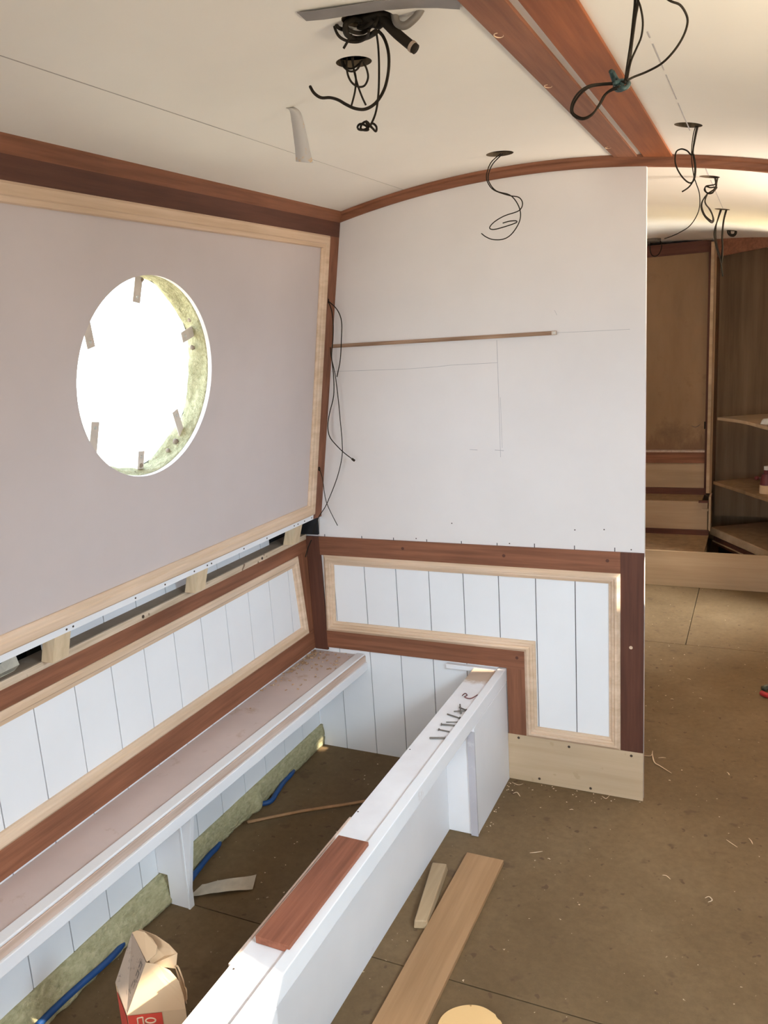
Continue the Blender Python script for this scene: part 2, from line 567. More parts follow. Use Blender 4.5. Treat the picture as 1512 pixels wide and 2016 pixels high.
# cable and shaving centre lines, in metres
WP = {
 's_a': [(-0.3544,-0.2,1.9936),(-0.3858,-0.1884,1.9778),(-0.3981,-0.1938,1.9469),(-0.3903,-0.2083,1.9226),(-0.3728,-0.2106,1.9015),(-0.3367,-0.1974,1.8853),(-0.3107,-0.188,1.8779),(-0.2987,-0.1962,1.8596),(-0.3057,-0.2099,1.8404),(-0.3465,-0.2091,1.8319),(-0.3805,-0.195,1.8209),(-0.3962,-0.1882,1.808),(-0.38,-0.1987,1.801),(-0.341,-0.2111,1.8043),(-0.3147,-0.2073,1.8109),(-0.3198,-0.1927,1.8176),(-0.3383,-0.1889,1.819),(-0.3541,-0.2013,1.8147)],
 's_b': [(-0.3486,-0.2,1.9928),(-0.3792,-0.1911,1.9738),(-0.3886,-0.2053,1.9466),(-0.3862,-0.2118,1.9243),(-0.37,-0.201,1.9007),(-0.3362,-0.1887,1.8874),(-0.3155,-0.193,1.8646),(-0.302,-0.2075,1.835),(-0.3063,-0.211,1.8085),(-0.3308,-0.1984,1.7838),(-0.3576,-0.1881,1.7738),(-0.385,-0.1952,1.775),(-0.4011,-0.2093,1.7828),(-0.4137,-0.2098,1.7933)],
 'k_a': [(0.1561,-1.345,1.947),(0.1549,-1.3392,1.9153),(0.1534,-1.3419,1.8943),(0.1513,-1.3491,1.8651),(0.1478,-1.3503,1.8423),(0.1439,-1.3437,1.8246)],
 'k_b': [(0.1585,-1.345,1.9465),(0.1585,-1.3405,1.9142),(0.1562,-1.3477,1.8921),(0.1528,-1.3509,1.8644),(0.1491,-1.3455,1.8432),(0.1448,-1.3394,1.8254)],
 'k_c': [(0.1537,-1.345,1.9476),(0.1581,-1.3466,1.9169),(0.1636,-1.3549,1.8997),(0.1653,-1.3487,1.8854),(0.1619,-1.3371,1.8733),(0.1558,-1.337,1.8605),(0.1513,-1.3487,1.8444),(0.1476,-1.3549,1.8225)],
 'k_d': [(0.159,-1.345,1.9464),(0.1784,-1.3466,1.9216),(0.1959,-1.3549,1.9019),(0.2082,-1.3487,1.8957),(0.215,-1.3371,1.8855),(0.2149,-1.337,1.8743),(0.2099,-1.3487,1.8574),(0.2001,-1.3549,1.843),(0.1863,-1.3467,1.8357),(0.1681,-1.3359,1.8328),(0.1536,-1.3385,1.8291),(0.1479,-1.3506,1.8235)],
 'k_e': [(0.1446,-1.345,1.8235),(0.1308,-1.3373,1.8264),(0.1136,-1.3409,1.8274),(0.1,-1.3505,1.8252),(0.0873,-1.3521,1.8189),(0.0775,-1.3433,1.8107),(0.0747,-1.337,1.8013),(0.0824,-1.3424,1.7924),(0.0933,-1.3516,1.7869),(0.1036,-1.3511,1.7902),(0.111,-1.3416,1.8031),(0.1167,-1.3371,1.814),(0.1269,-1.3441,1.8179),(0.1382,-1.3524,1.8177)],
 'k_f': [(0.1443,-1.34,1.8237),(0.13,-1.3323,1.8265),(0.1127,-1.3359,1.8275),(0.1003,-1.3455,1.8248),(0.0889,-1.3471,1.8182),(0.0786,-1.3383,1.8103),(0.0755,-1.332,1.8022),(0.0835,-1.3374,1.7942),(0.0937,-1.3466,1.7893),(0.104,-1.3461,1.7931),(0.1117,-1.3366,1.8052),(0.1177,-1.3321,1.8161),(0.1273,-1.3391,1.8183),(0.14,-1.3474,1.8173)],
 'k_knot1': [(0.1257,-1.34,1.8405),(0.1272,-1.3304,1.8342),(0.1304,-1.3348,1.8254),(0.1374,-1.3469,1.8179),(0.1432,-1.3488,1.8153),(0.1465,-1.3378,1.8207),(0.1449,-1.33,1.8264),(0.1383,-1.3368,1.8272),(0.1313,-1.3483,1.8234)],
 'k_knot2': [(0.1267,-1.335,1.8404),(0.1306,-1.3275,1.8331),(0.1375,-1.3394,1.8243),(0.1408,-1.3448,1.8166),(0.1344,-1.3358,1.8178),(0.1284,-1.3256,1.8242),(0.1321,-1.3292,1.8288),(0.1428,-1.3413,1.8246)],
 'h_a': [(0.1563,-0.41,1.9455),(0.1499,-0.4004,1.9233),(0.1483,-0.4048,1.8839),(0.1543,-0.4169,1.8422),(0.16,-0.4188,1.8237),(0.1665,-0.4078,1.8024),(0.1673,-0.4,1.7767),(0.1616,-0.4068,1.7544),(0.1475,-0.4183,1.7326),(0.1255,-0.4176,1.7207),(0.1065,-0.4058,1.7155),(0.0914,-0.4001,1.7125)],
 'h_b': [(0.1615,-0.41,1.9447),(0.156,-0.4011,1.9244),(0.1521,-0.4153,1.8903),(0.1569,-0.4218,1.8628),(0.156,-0.411,1.8427),(0.151,-0.3987,1.8297),(0.1427,-0.403,1.8183),(0.1309,-0.4175,1.8092)],
 'h_c': [(0.1589,-0.41,1.9451),(0.1536,-0.4119,1.9122),(0.1505,-0.4219,1.8843),(0.1394,-0.4145,1.8953),(0.1258,-0.4005,1.903),(0.1149,-0.4004,1.8981),(0.1143,-0.4144,1.8763),(0.1218,-0.4219,1.8545),(0.1344,-0.412,1.8358),(0.1466,-0.3991,1.828),(0.1555,-0.4022,1.8362),(0.1583,-0.4167,1.859),(0.1539,-0.4214,1.8848)],
 'c_a': [(0.1534,0.38,1.9469),(0.1561,0.3916,1.9279),(0.1419,0.3862,1.9246),(0.1301,0.3717,1.922),(0.1275,0.3694,1.914),(0.1316,0.3826,1.9047),(0.1457,0.392,1.9026),(0.1569,0.3838,1.9102),(0.1604,0.3701,1.9154),(0.143,0.3709,1.9159),(0.1293,0.385,1.9224),(0.1243,0.3918,1.9135),(0.1373,0.3813,1.9002),(0.1514,0.3689,1.9006),(0.1545,0.3727,1.9128)],
 'c_b': [(0.1635,0.38,1.9456),(0.1598,0.3889,1.9307),(0.1581,0.3747,1.9126),(0.1434,0.3682,1.9026),(0.1327,0.379,1.8979),(0.1187,0.3913,1.8805),(0.1164,0.387,1.8616),(0.1263,0.3725,1.8365),(0.1415,0.369,1.8176),(0.1501,0.3816,1.813),(0.1529,0.3919,1.8241),(0.1436,0.3848,1.8507),(0.1313,0.3707,1.8674),(0.1281,0.3702,1.8807),(0.1335,0.3841,1.8995)],
 'c_c': [(0.1575,0.385,1.9471),(0.1561,0.3834,1.9158),(0.1376,0.3751,1.9016),(0.1229,0.3813,1.8863),(0.1178,0.3929,1.8658),(0.1268,0.393,1.8403),(0.1425,0.3813,1.8224),(0.1514,0.3751,1.8171),(0.1495,0.3833,1.8349),(0.1393,0.3941,1.8559),(0.1281,0.3915,1.8719)],
 'd_a': [(0.1316,1.296,1.9491),(0.1172,1.3056,1.9099),(0.1063,1.3012,1.8711),(0.1092,1.2891,1.83),(0.1226,1.2872,1.7787),(0.1324,1.2982,1.7483),(0.1423,1.306,1.6847)],
 'd_b': [(0.1268,1.296,1.9497),(0.1142,1.3035,1.9001),(0.1119,1.2916,1.8548),(0.1181,1.2862,1.809),(0.1297,1.2952,1.7685),(0.1333,1.3054,1.7385)],
 'd_c': [(0.1517,1.296,1.9468),(0.1418,1.2944,1.9061),(0.1379,1.2861,1.8467),(0.1402,1.2923,1.7972),(0.1372,1.3039,1.7381)],
 'd_d': [(0.1477,1.3,1.9476),(0.1392,1.2984,1.9068),(0.1353,1.2901,1.8472),(0.1371,1.2963,1.7978),(0.1329,1.3079,1.7488)],
 'e_a': [(0.1229,2.3,1.9619),(0.1156,2.3096,1.9479),(0.1235,2.3052,1.9311),(0.1422,2.2931,1.9219),(0.1558,2.2912,1.9328),(0.1531,2.3022,1.9545),(0.1376,2.31,1.9612),(0.126,2.3032,1.9525),(0.13,2.2917,1.9324),(0.148,2.2924,1.9306),(0.152,2.3042,1.9467)],
 'f_a': [(-0.3255,2.8,1.9924),(-0.3315,2.8096,1.9722),(-0.3329,2.8052,1.9359),(-0.3204,2.7931,1.9015),(-0.2985,2.7912,1.8921),(-0.2784,2.8022,1.9088),(-0.2675,2.81,1.9442),(-0.272,2.8032,1.9728),(-0.2851,2.7917,1.9876)],
 'j_drop': [(-0.2299,-1.26,1.9754),(-0.2317,-1.2523,1.9606),(-0.2304,-1.2559,1.9342),(-0.2287,-1.2655,1.8999),(-0.2317,-1.2671,1.8778),(-0.2406,-1.2583,1.8649),(-0.2508,-1.252,1.8547),(-0.2539,-1.2574,1.8484),(-0.2567,-1.2666,1.8439),(-0.2657,-1.2661,1.8453),(-0.2728,-1.2566,1.8523),(-0.2697,-1.2521,1.8568),(-0.2578,-1.2591,1.8511),(-0.2495,-1.2674,1.8426),(-0.2576,-1.2648,1.8435),(-0.2682,-1.2552,1.8494),(-0.2666,-1.2526,1.8562),(-0.2546,-1.2609,1.8561),(-0.2442,-1.2679,1.8458),(-0.2391,-1.2634,1.8393),(-0.2419,-1.2539,1.848),(-0.2486,-1.2534,1.8541),(-0.2515,-1.2626,1.8479),(-0.2522,-1.268,1.8551),(-0.2462,-1.2617,1.8456)],
 'j_thick': [(-0.2269,-1.26,1.9779),(-0.2233,-1.2504,1.972),(-0.2157,-1.2548,1.9553),(-0.2089,-1.2669,1.9338),(-0.2114,-1.2688,1.9119),(-0.2241,-1.2578,1.8961),(-0.2422,-1.25,1.8831),(-0.2571,-1.2568,1.8752),(-0.2691,-1.2683,1.8756),(-0.2846,-1.2676,1.884),(-0.3037,-1.2558,1.8962),(-0.3204,-1.2501,1.9035),(-0.3319,-1.2589,1.9035),(-0.3379,-1.2693,1.9089),(-0.3459,-1.266,1.9205)],
 'j_loop1': [(-0.2668,-1.26,2.0061),(-0.2992,-1.2407,2.0198),(-0.3041,-1.2497,2.0119),(-0.292,-1.2738,1.9916),(-0.2834,-1.2777,1.9763),(-0.2793,-1.2557,1.9748),(-0.2694,-1.24,1.9766),(-0.2493,-1.2536,1.9746),(-0.2344,-1.2766,1.9748)],
 'j_loop2': [(-0.2594,-1.26,2.003),(-0.2895,-1.2451,2.0134),(-0.2901,-1.2689,1.9988),(-0.2833,-1.2796,1.9882),(-0.2809,-1.2617,1.9896),(-0.2771,-1.2412,1.9961),(-0.2805,-1.2483,2.0075),(-0.2605,-1.2725,2.0058),(-0.239,-1.2784,2.0012)],
 'j_loop3': [(-0.2501,-1.26,1.998),(-0.265,-1.2647,1.9997),(-0.2658,-1.2898,1.985),(-0.2739,-1.2712,1.9793),(-0.2768,-1.2362,1.983),(-0.2573,-1.236,1.9817),(-0.2258,-1.271,1.9731)],
 'j_loop4': [(-0.2158,-1.26,2.0293),(-0.2031,-1.2783,2.0104),(-0.2107,-1.2726,2.0047),(-0.2345,-1.2484,2.0013),(-0.2502,-1.2412,1.9908),(-0.2565,-1.2615,1.9802),(-0.2665,-1.2796,1.9818),(-0.2746,-1.269,1.9973),(-0.2738,-1.2452,2.0134)],
 'j_loop5': [(-0.2736,-1.26,2.0416),(-0.2639,-1.2783,2.0216),(-0.2599,-1.2726,2.0133),(-0.2522,-1.2484,2.0205),(-0.2365,-1.2412,2.021),(-0.2247,-1.2615,1.9986),(-0.2232,-1.2796,1.9794)],
 'j_arm': [(-0.1952,-1.27,1.9932),(-0.1916,-1.27,1.9788),(-0.1801,-1.27,1.9727),(-0.1672,-1.27,1.977),(-0.1559,-1.27,1.9852),(-0.1453,-1.27,1.9993),(-0.1405,-1.27,2.0072)],
 'j_arm2': [(-0.204,-1.25,1.9947),(-0.1992,-1.25,1.9837),(-0.1901,-1.25,1.9799),(-0.179,-1.25,1.9812),(-0.1694,-1.25,1.9877)],
 'j_cable': [(-0.2235,-1.26,1.9988),(-0.2114,-1.26,1.9841),(-0.1976,-1.26,1.969),(-0.1836,-1.26,1.9556),(-0.168,-1.26,1.9415)],
 'j_short': [(-0.2707,-1.26,1.9818),(-0.2782,-1.26,1.9737),(-0.2864,-1.26,1.965)],
 'j_d1': [(-0.3357,-1.12,2.031),(-0.3491,-1.1104,2.0202),(-0.3519,-1.1148,2.0036),(-0.3479,-1.1269,1.9767),(-0.3413,-1.1288,1.959),(-0.3343,-1.1178,1.9518),(-0.3249,-1.11,1.9532),(-0.314,-1.1168,1.9623),(-0.3106,-1.1283,1.9732),(-0.3162,-1.1276,1.9831)],
 'j_d2': [(-0.3226,-1.13,2.024),(-0.3334,-1.1252,2.0134),(-0.3388,-1.1274,1.9997)],
 'b_a': [(-0.3431,-1.11,2.0014),(-0.347,-1.1023,1.9878),(-0.3422,-1.1059,1.9698),(-0.3408,-1.1155,1.9457),(-0.3491,-1.1171,1.9228)],
 'b_b': [(-0.3453,-1.11,2.0018),(-0.3463,-1.104,1.9855),(-0.3361,-1.1135,1.9562),(-0.3269,-1.1179,1.9338),(-0.3241,-1.1107,1.9222)],
 'b_c': [(-0.3663,-1.11,2.0021),(-0.3664,-1.1025,1.9931),(-0.3514,-1.1144,1.9803),(-0.3379,-1.1198,1.9762),(-0.3331,-1.1108,1.9832),(-0.334,-1.1006,1.9949)],
 'b_d': [(-0.3681,-1.1,2.0031),(-0.3616,-1.1016,1.9906),(-0.3467,-1.1099,1.9841),(-0.3384,-1.1037,1.9895),(-0.3346,-1.0921,1.9989)],
 'w_a': [(-0.9989,-0.05,1.6561),(-0.9915,-0.0442,1.6241),(-0.9879,-0.0469,1.5816),(-0.9894,-0.0541,1.5308),(-0.9985,-0.0553,1.4756),(-1.0002,-0.0487,1.4102),(-1.0084,-0.044,1.3443),(-1.0264,-0.0481,1.2873),(-1.0336,-0.055,1.2435),(-1.0299,-0.0546,1.2074),(-1.0131,-0.0475,1.1792),(-0.9867,-0.0441,1.1515),(-0.953,-0.0494,1.1298)],
 'w_b': [(-0.9975,-0.05,1.6548),(-0.971,-0.0455,1.6269),(-0.9534,-0.0527,1.5879),(-0.9571,-0.0559,1.5291),(-0.9701,-0.0505,1.4611),(-0.9903,-0.0444,1.4074)],
 'w_c': [(-1.0091,-0.04,1.5056),(-1.006,-0.0439,1.471),(-0.9927,-0.052,1.4189),(-0.9877,-0.0512,1.3356),(-0.9883,-0.0472,1.2643),(-0.9855,-0.0502,1.1886),(-0.9857,-0.0602,1.1359),(-1.0075,-0.067,1.064),(-1.0581,-0.065,0.9699),(-1.0947,-0.0616,0.9231),(-1.1226,-0.0661,0.8633)],
 'w_d': [(-1.0835,-0.05,1.0931),(-1.0736,-0.0506,1.06),(-1.0635,-0.054,0.9767),(-1.0277,-0.0515,0.8925)],
 'w_e': [(-1.116,-0.09,0.8458),(-1.1322,-0.09,0.8162),(-1.1462,-0.09,0.7816)],
 'rib_l': [(-0.5917,-0.955,1.9898),(-0.5781,-0.9625,1.9898),(-0.5578,-0.97,1.9812),(-0.55,-0.9775,1.9561),(-0.5439,-0.985,1.9258),(-0.5384,-0.9925,1.9004),(-0.5346,-1.0,1.8772)],
 'rib_r': [(-0.5618,-0.955,1.9905),(-0.549,-0.9625,1.986),(-0.5329,-0.97,1.9735),(-0.5226,-0.9775,1.9518),(-0.5131,-0.985,1.9212),(-0.5055,-0.9925,1.8957),(-0.4963,-1.0,1.8691)],
 'shav': [[(-0.0438,0.2837,0.004),(-0.011,0.287,0.004),(-0.0086,0.3258,0.004)],[(-0.0086,0.3105,0.004),(0.0058,0.248,0.004),(0.0286,0.2267,0.004),(0.0692,0.1908,0.004)],[(-0.4066,-0.1043,0.004),(-0.3954,-0.094,0.004),(-0.3793,-0.1144,0.004)],[(-0.1274,-0.0252,0.004),(-0.1124,-0.0359,0.004),(-0.1046,-0.0142,0.004)],[(-0.2104,-0.1373,0.004),(-0.1983,-0.1331,0.004)],[(-0.2727,-0.3956,0.004),(-0.2564,-0.3872,0.004),(-0.2393,-0.376,0.004)],[(-0.2173,-0.4037,0.004),(-0.2093,-0.4059,0.004)],[(0.1,-0.3696,0.004),(0.1107,-0.368,0.004),(0.1227,-0.3799,0.004)],[(0.2155,-0.428,0.004),(0.225,-0.4181,0.004),(0.2333,-0.43,0.004),(0.2239,-0.4419,0.004)],[(0.2566,-0.1406,0.004),(0.271,-0.1538,0.004),(0.288,-0.1684,0.004)],[(0.3169,-0.1115,0.004),(0.3283,-0.1387,0.004)],[(0.0542,0.9978,0.004),(0.0692,0.9913,0.004)],[(0.2421,0.2556,0.004),(0.2507,0.2379,0.004)],[(0.0077,0.7755,0.004),(0.0197,0.7742,0.004)],[(0.1139,0.818,0.004),(0.126,0.8119,0.004)],[(0.0158,0.2808,0.004),(0.0407,0.2891,0.004)],[(0.0643,0.1413,0.004),(0.0709,0.1401,0.004)],[(-0.4288,-0.0386,0.004),(-0.4049,-0.0475,0.004),(-0.3903,-0.0358,0.004)]],
}

# ------------------------------------------------------------------ the shell of the boat
Y0, Y1 = -4.30, 3.45
def ceil_z(x):
    if x > 0.42:
        z0 = 1.97106 - 0.12949 * 0.42 - 0.17996 * 0.42 ** 2
        return z0 - 0.2807 * (x - 0.42) - 0.05 * (x - 0.42) ** 2
    return 1.97106 - 0.12949 * x - 0.17996 * x * x

def arc_slab(name, x0, x1, y0, y1, dz0, dz1, mat, parent=None, n=36, **kw):
    top, bot = [], []
    for i in range(n + 1):
        x = x0 + (x1 - x0) * i / n
        bot.append((x, y0, ceil_z(x) + dz0))
        top.append((x, y0, ceil_z(x) + dz1))
    V = bot + top
    m = n + 1
    V = V + [(x, y1, z) for x, y, z in V]
    F = []
    for i in range(n):
        F.append([i, i + 1, 2 * m + i + 1, 2 * m + i])
        F.append([m + i, 3 * m + i, 3 * m + i + 1, m + i + 1])
        F.append([i, m + i, m + i + 1, i + 1])
        F.append([2 * m + i, 2 * m + i + 1, 3 * m + i + 1, 3 * m + i])
    F.append([0, 2 * m, 3 * m, m])
    F.append([n, m + n, 3 * m + n, 2 * m + n])
    return raw(name, V, F, mat, parent, **kw)

ceiling = struct(arc_slab('ceiling', -1.02, 0.93, Y0, Y1, 0.0, 0.012, [M_CEIL, M_CEDGE]))
HOLES = [(-0.343, -1.108, .031), (-0.357, -0.200, .037), (0.141, -0.412, .030), (0.139, 0.382, .030),
         (0.134, 1.296, .030), (0.133, 2.298, .026), (-0.304, 2.807, .030), (0.155, -1.346, .034), (-0.235, -1.275, .040)]
cutters = [cyl('cutter', (x, y, 1.6), (0, 0, 1), r, 0.6, None, n=28) for x, y, r in HOLES]
cut(ceiling, cutters)
for p in ceiling.data.polygons:      # cut ply rims, coloured dark for the shade inside the holes
    c = p.center
    for hx, hy, hr in HOLES:
        if abs(math.hypot(c.x - hx, c.y - hy) - hr) < 0.0015 and abs(p.normal.z) < 0.3:
            p.material_index = 1
struct(arc_slab('roof', -1.25, 1.30, Y0 - 0.1, Y1 + 0.1, 0.075, 0.085, M_BLACK))

# floor sheets with narrow seams over joists
fl = []
G = 0.0016
for x0, x1, y0, y1 in [(-1.30, 1.12, Y0, -0.931), (-1.30, 1.12, -0.931, 1.400),
                       (-1.30, 0.014, 1.400, Y1), (0.014, 1.12, 1.400, Y1)]:
    fl.append(box_data((x0 + G, x1 - G), (y0 + G, y1 - G), (-0.018, 0.0)))
floor = struct(multi('floor', fl, M_FLOOR))
struct(box('floor_bearer', (-1.30, 1.12), (Y0, Y1), (-0.06, -0.0185), M_BLACK))

# ---- left side: upper panel leaning in, with the porthole
U0 = Vector((-1.1246, 0, 0.914))                 # foot of the upper panel
UT = Vector((0.170, 0, 1.053)).normalized()     # up the slope
UN = Vector((UT.z, 0, -UT.x))                   # into the cabin
def up(y, t, h=0.0):
    return U0 + Vector((0, y, 0)) + UT * t + UN * h
def tz(z):
    return (z - U0.z) / UT.z

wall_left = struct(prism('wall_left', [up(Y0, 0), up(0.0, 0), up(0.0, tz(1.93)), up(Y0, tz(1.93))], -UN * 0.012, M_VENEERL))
PC = (-0.9115, tz(1.467))
cut(wall_left, [cyl('cutter', up(PC[0], PC[1], -0.05), UN, 0.2415, 0.1, None, n=96)])
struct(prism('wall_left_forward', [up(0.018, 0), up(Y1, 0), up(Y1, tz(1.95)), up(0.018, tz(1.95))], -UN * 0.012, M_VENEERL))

hull = struct(multi('wall_left_hull', [
    prism_data([up(Y0, 0.02, -0.060), up(Y1, 0.02, -0.060), up(Y1, 1.17, -0.060), up(Y0, 1.17, -0.060)], -UN * 0.005),
], M_STEEL))
cut(hull, [cyl('cutter', up(PC[0], PC[1], -0.12), UN, 0.239, 0.12, None, n=96)])
struct(multi('wall_left_gunwale', [
    box_data((-1.345, -1.18), (Y0, Y1), (0.925, 0.931)),
    box_data((-1.345, -1.339), (Y0, Y1), (-0.06, 0.93)),
], M_STEEL))

window = thing('window_1', 'round porthole without lining ring, blown out with daylight', 'window', up(PC[0], PC[1] - 0.24, -0.03))
window['kind'] = 'structure'
# foam packing round the opening
V, F = [], []
NA, NR = 96, 6
for i in range(NA):
    a = 2 * math.pi * i / NA
    for j in range(NR):
        f = j / (NR - 1)
        r = 0.2435 - 0.0105 * f ** 1.5 + (0.0035 * math.sin(a * 7 + j) + random.uniform(-0.0018, 0.0018)) * (0.3 + f)
        V.append(up(PC[0] + r * math.cos(a), PC[1] + r * math.sin(a), -0.011 - 0.056 * f))
    V.append(up(PC[0] + 0.268 * math.cos(a), PC[1] + 0.268 * math.sin(a), -0.067))
    V.append(up(PC[0] + 0.268 * math.cos(a), PC[1] + 0.268 * math.sin(a), -0.013))
Q = NR + 2
for i in range(NA):
    k = (i + 1) % NA
    for j in range(Q):
        jj = (j + 1) % Q
        F.append([i * Q + j, k * Q + j, k * Q + jj, i * Q + jj])
raw('foam_reveal', V, F, M_FOAM, window, smooth=True)
# outer metal ring and pane
V, F = [], []
for i in range(96):
    a = 2 * math.pi * i / 96
    for r, h in ((0.262, -0.066), (0.236, -0.066), (0.236, -0.074), (0.262, -0.074)):
        V.append(up(PC[0] + r * math.cos(a), PC[1] + r * math.sin(a), h))
for i in range(96):
    k = (i + 1) % 96
    for j in range(4):
        F.append([i * 4 + j, k * 4 + j, k * 4 + (j + 1) % 4, i * 4 + (j + 1) % 4])
raw('frame', V, F, M_ZINC, window)
cyl('pane', up(PC[0], PC[1], -0.072), UN, 0.2355, 0.003, M_GLASS, window, n=64)
for (a, b), w in (((( .007, .236), (-.003, .175)), .019), (((.240, .113), (.170, .087)), .021), (((.178, -.175), (.145, -.101)), .017),
                  (((.011, -.236), (.015, -.190)), .016), (((-.155, -.190), (-.142, -.096)), .018), (((-.172, .155), (-.151, .074)), .018)):
    A, B = Vector(a), Vector(b)
    d = (B - A).normalized()
    s = Vector((-d.y, d.x)) * w * 0.68
    h = -0.045
    q = [up(PC[0] + p.x, PC[1] + p.y, h) for p in (A - s, B - s, B + s, A + s)]
    c = prism('clip', q, UN * 0.0022, M_CLIP, window, bevel=0.0006)
    # the leg bent back into the foam
    q = [up(PC[0] + p.x, PC[1] + p.y, h) for p in (A - s, A + d * 0.003 - s, A + d * 0.003 + s, A + s)]
    prism('clip_leg', q, -UN * 0.014, M_CLIP, window)
    e = B - d * 0.014
    k = cyl('screw', up(PC[0] + e.x, PC[1] + e.y, h + 0.0022), UN, 0.0042, 0.002, M_ZINC, c, n=14, r2=0.003)
for e, r in (((.017, .228), .012), ((.205, .135), .016), ((.215, .060), .014), ((.150, -.185), .016), ((.120, -.205), .012), ((.012, -.226), .013)):
    bm = bmesh.new()
    bmesh.ops.create_icosphere(bm, subdivisions=2, radius=r)
    for v in bm.verts:
        v.co *= 0.7 + 0.4 * random.random()
        v.co = up(PC[0] + e[0], PC[1] + e[1], -0.045) + v.co * 0.55
    me = bpy.data.meshes.new('torn_foam')
    bm.to_mesh(me); bm.free()
    link('torn_foam', me, M_LEDGE, window, smooth=True)

# ---- frame round the upper left panel
trim_up = thing('trim_1', 'mahogany and pale timber frame round the porthole panel', 'trim', up(-0.5, 0, 0))
trim_up['kind'] = 'structure'
prism('top_rail', [up(Y0, tz(1.856)), up(0, tz(1.856)), up(0, tz(1.905)), up(Y0, tz(1.905))], UN * 0.006, MAHD['y'], trim_up, bevel=0.0008)
prism('end_stile', [up(-0.058, tz(0.915)), up(-0.0005, tz(0.912)), up(-0.0005, tz(1.857)), up(-0.072, tz(1.857))], UN * 0.006, MAH['z'], trim_up, bevel=0.0008)
sweep_frame('panel_moulding', [(-3.9, tz(0.9335)), (-0.058, tz(0.9335)), (-0.070, tz(1.8565)), (-3.9, tz(1.8565))],
            [(0, 0), (0, 0.010), (0.005, 0.014), (0.024, 0.013), (0.027, 0.010), (0.037, 0.009), (0.040, 0.004), (0.040, 0.0)],
            lambda a, b, h: up(a, b, h), OBE['y'], trim_up, bevel=0.0005)
wst = prism('white_edge_strip', [up(Y0, tz(0.914)), up(-0.004, tz(0.914)), up(-0.004, tz(0.9335)), up(Y0, tz(0.9335))], UN * 0.0045, M_WHITE, trim_up)
for y in (-1.205, -1.185, -0.975, -0.86, -0.735, -0.675, -0.655, -0.49, -0.36, -0.19, -0.165, -0.12, -0.07):
    cyl('screw', up(y, tz(0.922), 0.0045), UN, 0.0026, 0.0007, M_SCREW, wst, n=10)

# ---- gap above the lower lining: ledge, spacer blocks, boards behind
def gz(y):
    return 0.8195
def ledge_pts(xa, xb, ya, yb, za, zb):
    return [(xa, ya, gz(ya) + za), (xb, ya, gz(ya) + za), (xb, yb, gz(yb) + za), (xa, yb, gz(yb) + za),
            (xa, ya, gz(ya) + zb), (xb, ya, gz(ya) + zb), (xb, yb, gz(yb) + zb), (xa, yb, gz(yb) + zb)]
ledge = thing('trim_2', 'dusty ledge with a bare plywood edge between the panels', 'ledge', (-1.21, -0.5, 0.79))
ledge['kind'] = 'structure'
hexa('ledge_board', ledge_pts(-1.252, -1.1935, Y0, -0.002, 0.004, 0.0235), M_LEDGE, ledge)
es = hexa('plywood_edge', ledge_pts(-1.1935, -1.1865, Y0, -0.002, 0.0045, 0.0235), M_STRIP, ledge, bevel=0.001)
for y in (-0.885, -0.30):
    cyl('screw_hole', (-1.1863, y, gz(y) + 0.014), (1, 0, 0), 0.0048, 0.0006, M_SCREW, es, n=14)
for y in (-1.205, -0.679, -0.138, -1.74, -2.30):
    blk = hexa('spacer_block', [(-1.188, y - .024, .844), (-1.152, y - .024, .844), (-1.152, y + .024, .844), (-1.188, y + .024, .844),
                        (-1.166, y - .024, .921), (-1.131, y - .024, .914), (-1.131, y + .024, .914), (-1.166, y + .024, .921)], M_BLOCK)
    tag(blk, {-1.205: 'pale softwood spacer block under the panel edge, nearest to the camera',
              -0.679: 'pale softwood spacer block in the middle of the ledge gap',
              -0.138: 'small pale spacer block in the ledge gap beside the corner wires'}.get(y, 'pale softwood spacer block in the ledge gap'), 'block', 'spacer blocks in the ledge gap')
    if y < -1.3:
        bpy.data.objects.remove(blk, do_unlink=True)
GY = [-0.135 - 0.1255 * k for k in range(-2, 33)]
struct(grooved('wall_left_inner', -1.17, -0.17, [-0.226 - 0.1245 * k for k in range(0, 9)], 0.82, 0.924, lambda a, b, h: (-1.240 + h, a, b), mat=M_WHITE))
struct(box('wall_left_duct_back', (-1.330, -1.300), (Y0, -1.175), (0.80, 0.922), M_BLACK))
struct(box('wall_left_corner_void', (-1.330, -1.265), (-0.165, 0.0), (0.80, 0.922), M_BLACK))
# black insulation roll lying in the gap
bag = tube('insulation_roll', [(-1.255, -1.60, gz(-1.5) + .050), (-1.252, -1.45, gz(-1.4) + .052), (-1.256, -1.32, gz(-1.3) + .050), (-1.262, -1.24, gz(-1.2) + .044)], lambda f: 0.021 if f < 0.85 else 0.021 - 0.06 * (f - 0.85), M_BLACK)
tag(bag, 'black insulation roll lying in the gap behind the nearest block', 'insulation')
# narrow loose fabric edge on the ledge
fe = raw('torn_paper', [(-1.215, -1.60, gz(-1.6) + .025), (-1.198, -1.60, gz(-1.6) + .025), (-1.206, -1.29, gz(-1.29) + .025), (-1.222, -1.30, gz(-1.3) + .025), (-1.222, -1.262, gz(-1.26) + .026), (-1.232, -1.60, gz(-1.6) + .040), (-1.238, -1.30, gz(-1.3) + .040), (-1.232, -1.262, gz(-1.26) + .055)],
         [[0, 1, 2, 3], [0, 3, 6, 5], [3, 2, 4], [3, 4, 7, 6]], M_PAPER)
sm = fe.modifiers.new('thickness', 'SOLIDIFY'); sm.thickness = 0.0012
tag(fe, 'torn pale paper edging on the ledge beside the black insulation', 'paper')

